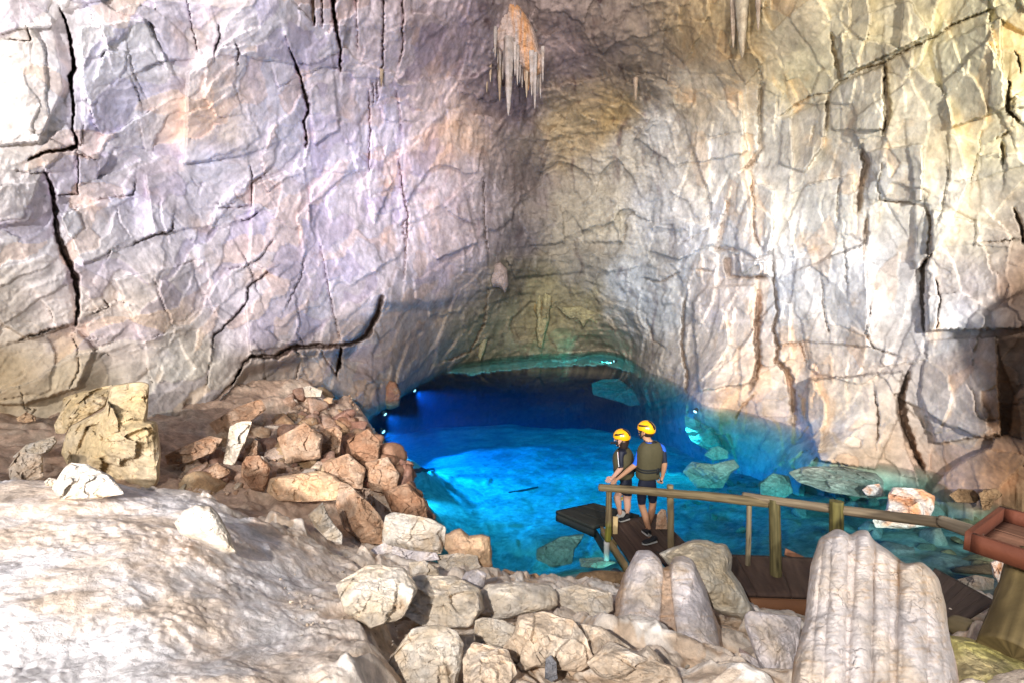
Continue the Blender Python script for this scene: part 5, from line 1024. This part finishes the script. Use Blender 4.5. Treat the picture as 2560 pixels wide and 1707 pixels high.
def person(label, J, face, chest, fat, skin, kind):
    feet = (J['heelL'] + J['heelR']) / 2; base = np.array([feet[0], feet[1], min(J['heelL'][2], J['heelR'][2])])
    r0 = bpy.data.objects.new('person', None); COL.objects.link(r0); r0.location = base; tag(r0, label, 'person')
    B = Body(); g = fat; fc = unit(face)
    B.j('pel', J['pel'], .125 * g); B.j('waist', J['waist'], .122 * g, 'pel'); B.j('chest', J['chest'], .135 * g, 'waist'); B.j('up', J['neck'] - np.array([0, 0, .075]), .105 * g, 'chest')
    B.j('neck', J['neck'], .056 * (g + 1) / 2, 'up'); B.j('jaw', J['head'] - np.array([0, 0, .075]), .066, 'neck'); B.j('head', J['head'], .088, 'jaw'); B.j('crown', J['head'] + np.array([0, 0, .075]), .068, 'head')
    for s in 'LR':
        B.j('sh' + s, J['sh' + s], .064 * g, 'up'); B.j('ua' + s, .5 * (J['sh' + s] + J['el' + s]), .052 * g, 'sh' + s); B.j('el' + s, J['el' + s], .042 * g, 'ua' + s); B.j('fa' + s, .62 * J['el' + s] + .38 * J['wr' + s], .041 * g, 'el' + s)
        B.j('wr' + s, J['wr' + s], .027 * g, 'fa' + s); B.j('pa' + s, J['wr' + s] + unit(J['kn' + s]) * .05, (.034, .020), 'wr' + s); B.j('kk' + s, J['wr' + s] + unit(J['kn' + s]) * .086, (.034, .016), 'pa' + s)
        B.j('hip' + s, J['hip' + s], .100 * g, 'pel'); B.j('th' + s, .55 * J['hip' + s] + .45 * J['knee' + s], .082 * g, 'hip' + s); B.j('knee' + s, J['knee' + s], .056 * g, 'th' + s)
        B.j('calf' + s, .66 * J['knee' + s] + .34 * J['ank' + s] - unit(np.array([chest[0], chest[1], 0])) * .018, .058 * g, 'knee' + s); B.j('low' + s, .25 * J['knee' + s] + .75 * J['ank' + s], .040 * g, 'calf' + s); B.j('ank' + s, J['ank' + s], .034 * g, 'low' + s)
        B.j('foot' + s, J['heel' + s] * .45 + J['toe' + s] * .55 + np.array([0, 0, .032]), .034, 'ank' + s)
    body = skinned(B.v, B.e, B.r, 2)
    hd = J['head']; rtv = np.cross(fc, [0, 0, 1.]); rtv /= np.linalg.norm(rtv)
    parts = [body]
    for s in 'LR': parts += hand(J['wr' + s], J['kn' + s], J['thumb' + s], J['curl' + s], J['turn' + s])
    nose = skinned([hd + fc * .078 + np.array([0, 0, .012]), hd + fc * .098 + np.array([0, 0, -.018]), hd + fc * .102 + np.array([0, 0, -.034])], [(0, 1), (1, 2)], [.011, .012, .014], 1)
    chin = skinned([hd + fc * .05 + np.array([0, 0, -.085]), hd + fc * .078 + np.array([0, 0, -.092])], [(0, 1)], [.032, .024], 1)
    lips = skinned([hd + fc * .088 + rtv * .02 + np.array([0, 0, -.060]), hd + fc * .096 + np.array([0, 0, -.060]), hd + fc * .088 - rtv * .02 + np.array([0, 0, -.060])], [(0, 1), (1, 2)], [.006, .009, .006], 1)
    ears = [skinned([hd + rtv * q * .083 + np.array([0, 0, .02]) - fc * .008, hd + rtv * q * .096 + np.array([0, 0, .005]) - fc * .016, hd + rtv * q * .085 + np.array([0, 0, -.03]) - fc * .004], [(0, 1), (1, 2)], [.012, .017, .010], 1) for q in (1, -1)]
    parts += [nose, chin, lips] + ears
    chs = unit(np.array([chest[0], chest[1], 0])); n_ = {k: B.v[v] for k, v in B.n.items()}
    hem = J['hem']; cuff = J['cuff']
    def pick(p, part):
        if part: return 0
        ds = {}
        for s in 'LR':
            ds['leg' + s] = min(seg_d(p, n_['hip' + s], n_['knee' + s]) / .082, seg_d(p, n_['knee' + s], n_['ank' + s]) / .058); ds['arm' + s] = min(seg_d(p, n_['sh' + s], n_['el' + s]) / .05, seg_d(p, n_['el' + s], n_['wr' + s]) / .035)
        ds['tor'] = seg_d(p, n_['pel'], n_['up']) / .125; ds['head'] = seg_d(p, n_['neck'], n_['crown']) / .07
        k = min(ds, key=ds.get)
        if k == 'head': return 0 if p[2] > n_['neck'][2] - .005 else (2 if kind == 'm' else 1)
        if k.startswith('arm'):
            s = k[-1]; e = n_['el' + s] - n_['sh' + s]; t_ = (p - n_['sh' + s]) @ e / (e @ e); q2 = seg_d(p, n_['el' + s], n_['wr' + s]); 
            if t_ < cuff[s] and q2 > .03 or t_ < cuff[s] - .2:
                v_ = p - n_['sh' + s]
                if kind == 'm': return 2 if (s == 'L' and (v_ - e * np.clip(t_, 0, 1)) @ V3(-.95, .2, .25) > -.012) or (s == 'R' and t_ < .22) else 1
                if kind == 'w' and t_ < .95 and v_ @ chs > .030: return 2
                return 1
            return 0
        if k.startswith('leg'):
            s = k[-1]; e = n_['knee' + s] - n_['hip' + s]; t_ = (p - n_['hip' + s]) @ e / (e @ e); return 1 if t_ < hem[s] else 0
        return 1
    bo = joined('body', parts, r0, base, [skin, 'suit', 'blue' if kind == 'm' else 'crimson'], pick)
    # flatten the trunk front to back
    upv = unit(J['neck'] - J['pel'])
    for v in bo.data.vertices:
        p = np.array(v.co) + base; t_ = (p - J['pel']) @ upv; Lt = (J['neck'] - J['pel']) @ upv
        wgt = float(sst(-.22, -.05, np.array(t_)) * (1 - sst(Lt * .8, Lt * 1.0, np.array(t_)))); side = abs((p - J['pel'] - upv * t_) @ np.cross(chs, [0, 0, 1.])); wgt *= float(1 - sst(.17, .23, np.array(side)))
        c_ax = J['pel'] + upv * t_; q = (p - c_ax) @ chs; v.co = Vector(p - chs * q * (.20 * wgt) - base)
    # life vest
    rt = np.cross(chs, upv); rt /= np.linalg.norm(rt); fr = np.cross(upv, rt); cen = J['waist'] + upv * .0; Hv = (J['neck'] - J['waist']) @ upv; w_ = J['vw']; shift = (J['chest'] - cen) - upv * ((J['chest'] - cen) @ upv)
    rg = []
    for t_, a, b_ in [(-.17, .84, .118), (-.165, .87, .135), (-.10, .90, .145), (.0, .90, .146), (.04, .905, .146), (.25, .94, .148), (.5, .98, .150), (.68, .96, .145), (.80, .90, .130), (.90, .78, .105), (.965, .62, .082), (.985, .50, .070), (.97, .46, .066)]:
        rg.append((t_ * Hv, a * w_, b_ * J['vd'], 0))
    V, Ff = ell_rings(cen, (upv, rt), fr, rg, 44, 61)
    tt_ = ((V - cen) @ upv) / Hv; V = V + shift[None] * np.clip(tt_, 0, 1)[:, None]
    ve = mesh_np('life_vest', V - base, Ff, M['vest'], r0)
    for zz in (.09, .165):
        V, Ff = ell_rings(cen + shift * zz + upv * (zz * Hv), (upv, rt), fr, [(-.014, w_ * .90, .148 * J['vd'], 0), (-.012, w_ * .93, .152 * J['vd'], 0), (.012, w_ * .93, .152 * J['vd'], 0), (.014, w_ * .90, .148 * J['vd'], 0)], 44, 62, .004); mesh_np('strap', V - base, Ff, M['web'], ve)
    bk = cen + shift * .1 + upv * (.125 * Hv) - fr * .153 * J['vd'] - rt * w_ * .33 * J['bside']
    V = np.array([[a, b_, c] for a in (-.016, .016) for b_ in (-.008, .008) for c in (-.045, .045)]); V = bk + V[:, :1] * rt + V[:, 1:2] * fr + V[:, 2:] * upv
    mesh_np('buckle', V - base, [(0, 1, 3, 2), (4, 6, 7, 5), (0, 4, 5, 1), (2, 3, 7, 6), (0, 2, 6, 4), (1, 5, 7, 3)], M['web'], ve, smooth=False)
    # helmet, strap, hair, shoes
    he, hf_, hr, hu = helmet(r0, hd + np.array([0, 0, .045]) - fc * .012, fc, J['hup'], J.get('hs', 1.0))
    for q in (1, -1):
        tube('chin_strap', [hd + hr * q * .098 + hu * .03 + hf_ * .035, hd + hr * q * .088 - hu * .03 + hf_ * .045, hd + hr * q * .060 - hu * .098 + hf_ * .05, hd - hu * .118 + hf_ * .055], .008, 'web', he)
        tube('chin_strap', [hd + hr * q * .090 + hu * .02 - hf_ * .06, hd + hr * q * .090 - hu * .03 - hf_ * .01, hd + hr * q * .066 - hu * .092 + hf_ * .04], .007, 'web', he)
    for s in 'LR': shoe(r0, J['heel' + s], J['toe' + s], J['sup' + s])
    # eyes
    for q in (1, -1):
        c_ = hd + fc * .078 + rtv * q * .032 + np.array([0, 0, .006]); V, Ff = lathe([(0, -.010), (.007, -.007), (.010, 0), (.007, .007), (0, .010)], 10); mesh_np('eye', V + c_ - base, Ff, M['vent'], r0)
    return r0, base, n_, he

def q4(cx, cy, d): return at(*D4(cx, cy), d)
V3 = lambda *a: np.array(a, float)
dm = 7.42
JM = dict(pel=q4(975, 775, dm), waist=q4(990, 655, dm), chest=q4(1015, 480, dm - .02), neck=q4(995, 335, dm), head=q4(965, 240, dm + .03),
 shL=q4(915, 410, dm + .02), shR=q4(1135, 400, dm), elL=q4(855, 580, dm + .02), elR=q4(1162, 575, dm - .03), wrL=q4(690, 715, 7.30), wrR=q4(1138, 705, dm + .03),
 hipL=q4(925, 810, dm), hipR=q4(1030, 810, dm), kneeL=q4(925, 1000, dm + .03), kneeR=q4(1040, 985, dm + .08), ankL=q4(1018, 1310, 7.42), ankR=q4(985, 1235, 7.60),
 heelL=pz(*D4(1072, 1372), ZD + .012), toeL=pz(*D4(935, 1402), ZD + .012), heelR=pz(*D4(1005, 1318), ZD + .012), toeR=pz(*D4(942, 1262), ZD + .012),
 knL=q4(600, 785, 7.25) - q4(690, 715, 7.30), knR=q4(1118, 775, dm) - q4(1138, 705, dm + .03), thumbL=V3(.1, .9, .35), thumbR=V3(-.7, .7, 0), curlL=(.25, .35), curlR=(1.1, 1.2), turnL=1, turnR=-1,
 outL=V3(-1, 0, 0), outR=V3(1, 0, 0), hem=dict(L=.86, R=.78), cuff=dict(L=.98, R=.92), vw=.198, vd=.98, bside=-1, hup=(.06, -.04, 1), supL=(0, 0, 1), supR=(0, 0, 1), hs=1.0)
man, mb, mn, mh = person('taller person in yellow helmet, olive vest and blue-sleeved navy wetsuit, one hand on rail', JM, (-.82, .55, 0), (-.30, .95, 0), 1.0, 'skin_m', 'm')
# blue collar
cv, cf = ell_rings(JM['neck'] + V3(0, 0, -.03), (V3(0, 0, 1), V3(1, 0, 0)), V3(0, 1, 0), [(-.03, .085, .080, 0), (0, .072, .068, 0), (.022, .066, .062, 0), (.020, .058, .054, 0)], 30, 66, .003); mesh_np('collar', cv - mb, cf, M['blue'], man)
# cropped hair under the helmet
hv, hfc = ell_rings(JM['head'] + V3(.012, -.010, 0), (V3(0, 0, 1), V3(1, 0, 0)), V3(0, 1, 0), [(-.055, .060, .066, 0), (-.03, .078, .084, 0), (.0, .084, .090, 0), (.03, .086, .090, 0)], 30, 67, .004)
hv = hv + V3(.020, -.014, 0); mesh_np('hair', hv - mb, hfc, M['hair'], man)
dw = 7.74
JW = dict(pel=q4(768, 765, dw), waist=q4(745, 660, dw), chest=q4(735, 510, dw), neck=q4(735, 405, dw + .02), head=q4(712, 318, dw + .04),
 shL=q4(712, 460, dw - .13), shR=q4(760, 450, dw + .16), elL=q4(716, 610, dw - .16), elR=q4(720, 590, dw + .22), wrL=q4(628, 712, 7.42), wrR=q4(660, 690, dw + .18),
 hipL=q4(745, 800, dw - .07), hipR=q4(785, 800, dw + .07), kneeL=q4(660, 905, dw - .10), kneeR=q4(772, 950, dw + .05), ankL=q4(698, 1050, dw - .10), ankR=q4(768, 1112, dw + .05),
 heelL=q4(738, 1070, dw - .10), toeL=pz(*D4(672, 1150), ZD + .01), heelR=pz(*D4(790, 1140), ZD + .012), toeR=pz(*D4(690, 1165), ZD + .012),
 knL=q4(565, 750, 7.30) - q4(628, 712, 7.42), knR=q4(625, 735, dw + .14) - q4(660, 690, dw + .18), thumbL=V3(.1, .9, .35), thumbR=V3(.2, -.8, .4), curlL=(.35, .5), curlR=(.5, .6), turnL=1, turnR=-1,
 outL=V3(0, -1, 0), outR=V3(0, 1, 0), hem=dict(L=.62, R=.60), cuff=dict(L=.97, R=.95), vw=.178, vd=1.02, bside=-1, hup=(-.08, -.02, 1), supL=(.55, 0, .8), supR=(0, 0, 1), hs=.98)
wom, wb, wn, wh = person('shorter person with dark hair in yellow helmet, olive life vest and black and red wetsuit', JW, (-.93, .36, -.05), (-.86, .50, 0), 1.06, 'skin_w', 'w')
# hair falling on the nape, snorkel mouthpiece, piping, yellow strap
hb = JW['head']; 
hv, hfc = ell_rings(hb + V3(.045, -.02, -.04), (V3(.12, 0, 1), V3(1, 0, 0)), V3(0, 1, 0), [(-.135, .020, .03, 0), (-.12, .045, .06, 0), (-.08, .060, .078, 0), (-.03, .068, .088, 0), (.03, .070, .092, 0)], 30, 68, .022); mesh_np('hair', hv - wb, hfc, M['hair'], wom)
tube('snorkel_mouthpiece', [hb + V3(-.06, -.06, -.045), hb + V3(-.10, -.02, -.055), hb + V3(-.135, .01, -.062), hb + V3(-.155, .02, -.066)], .018, 'web', wom)
s0, e0_ = wn['shL'], wn['elL']; fwd = unit((-.86, .50, 0)); ot = V3(-.35, -.9, 0)
tube('sleeve_piping', [s0 + fwd * .050 + ot * .03 + V3(0, 0, .02), .5 * (s0 + e0_) + fwd * .040 + ot * .044, e0_ + fwd * .030 + ot * .038], .006, 'piping', wom)
tube('leg_strap', [q4(722, 915, dw + .12), q4(724, 945, dw + .12)], .014, 'fin', wom)
# white lettering strip on the man's blue sleeve is built as small raised marks
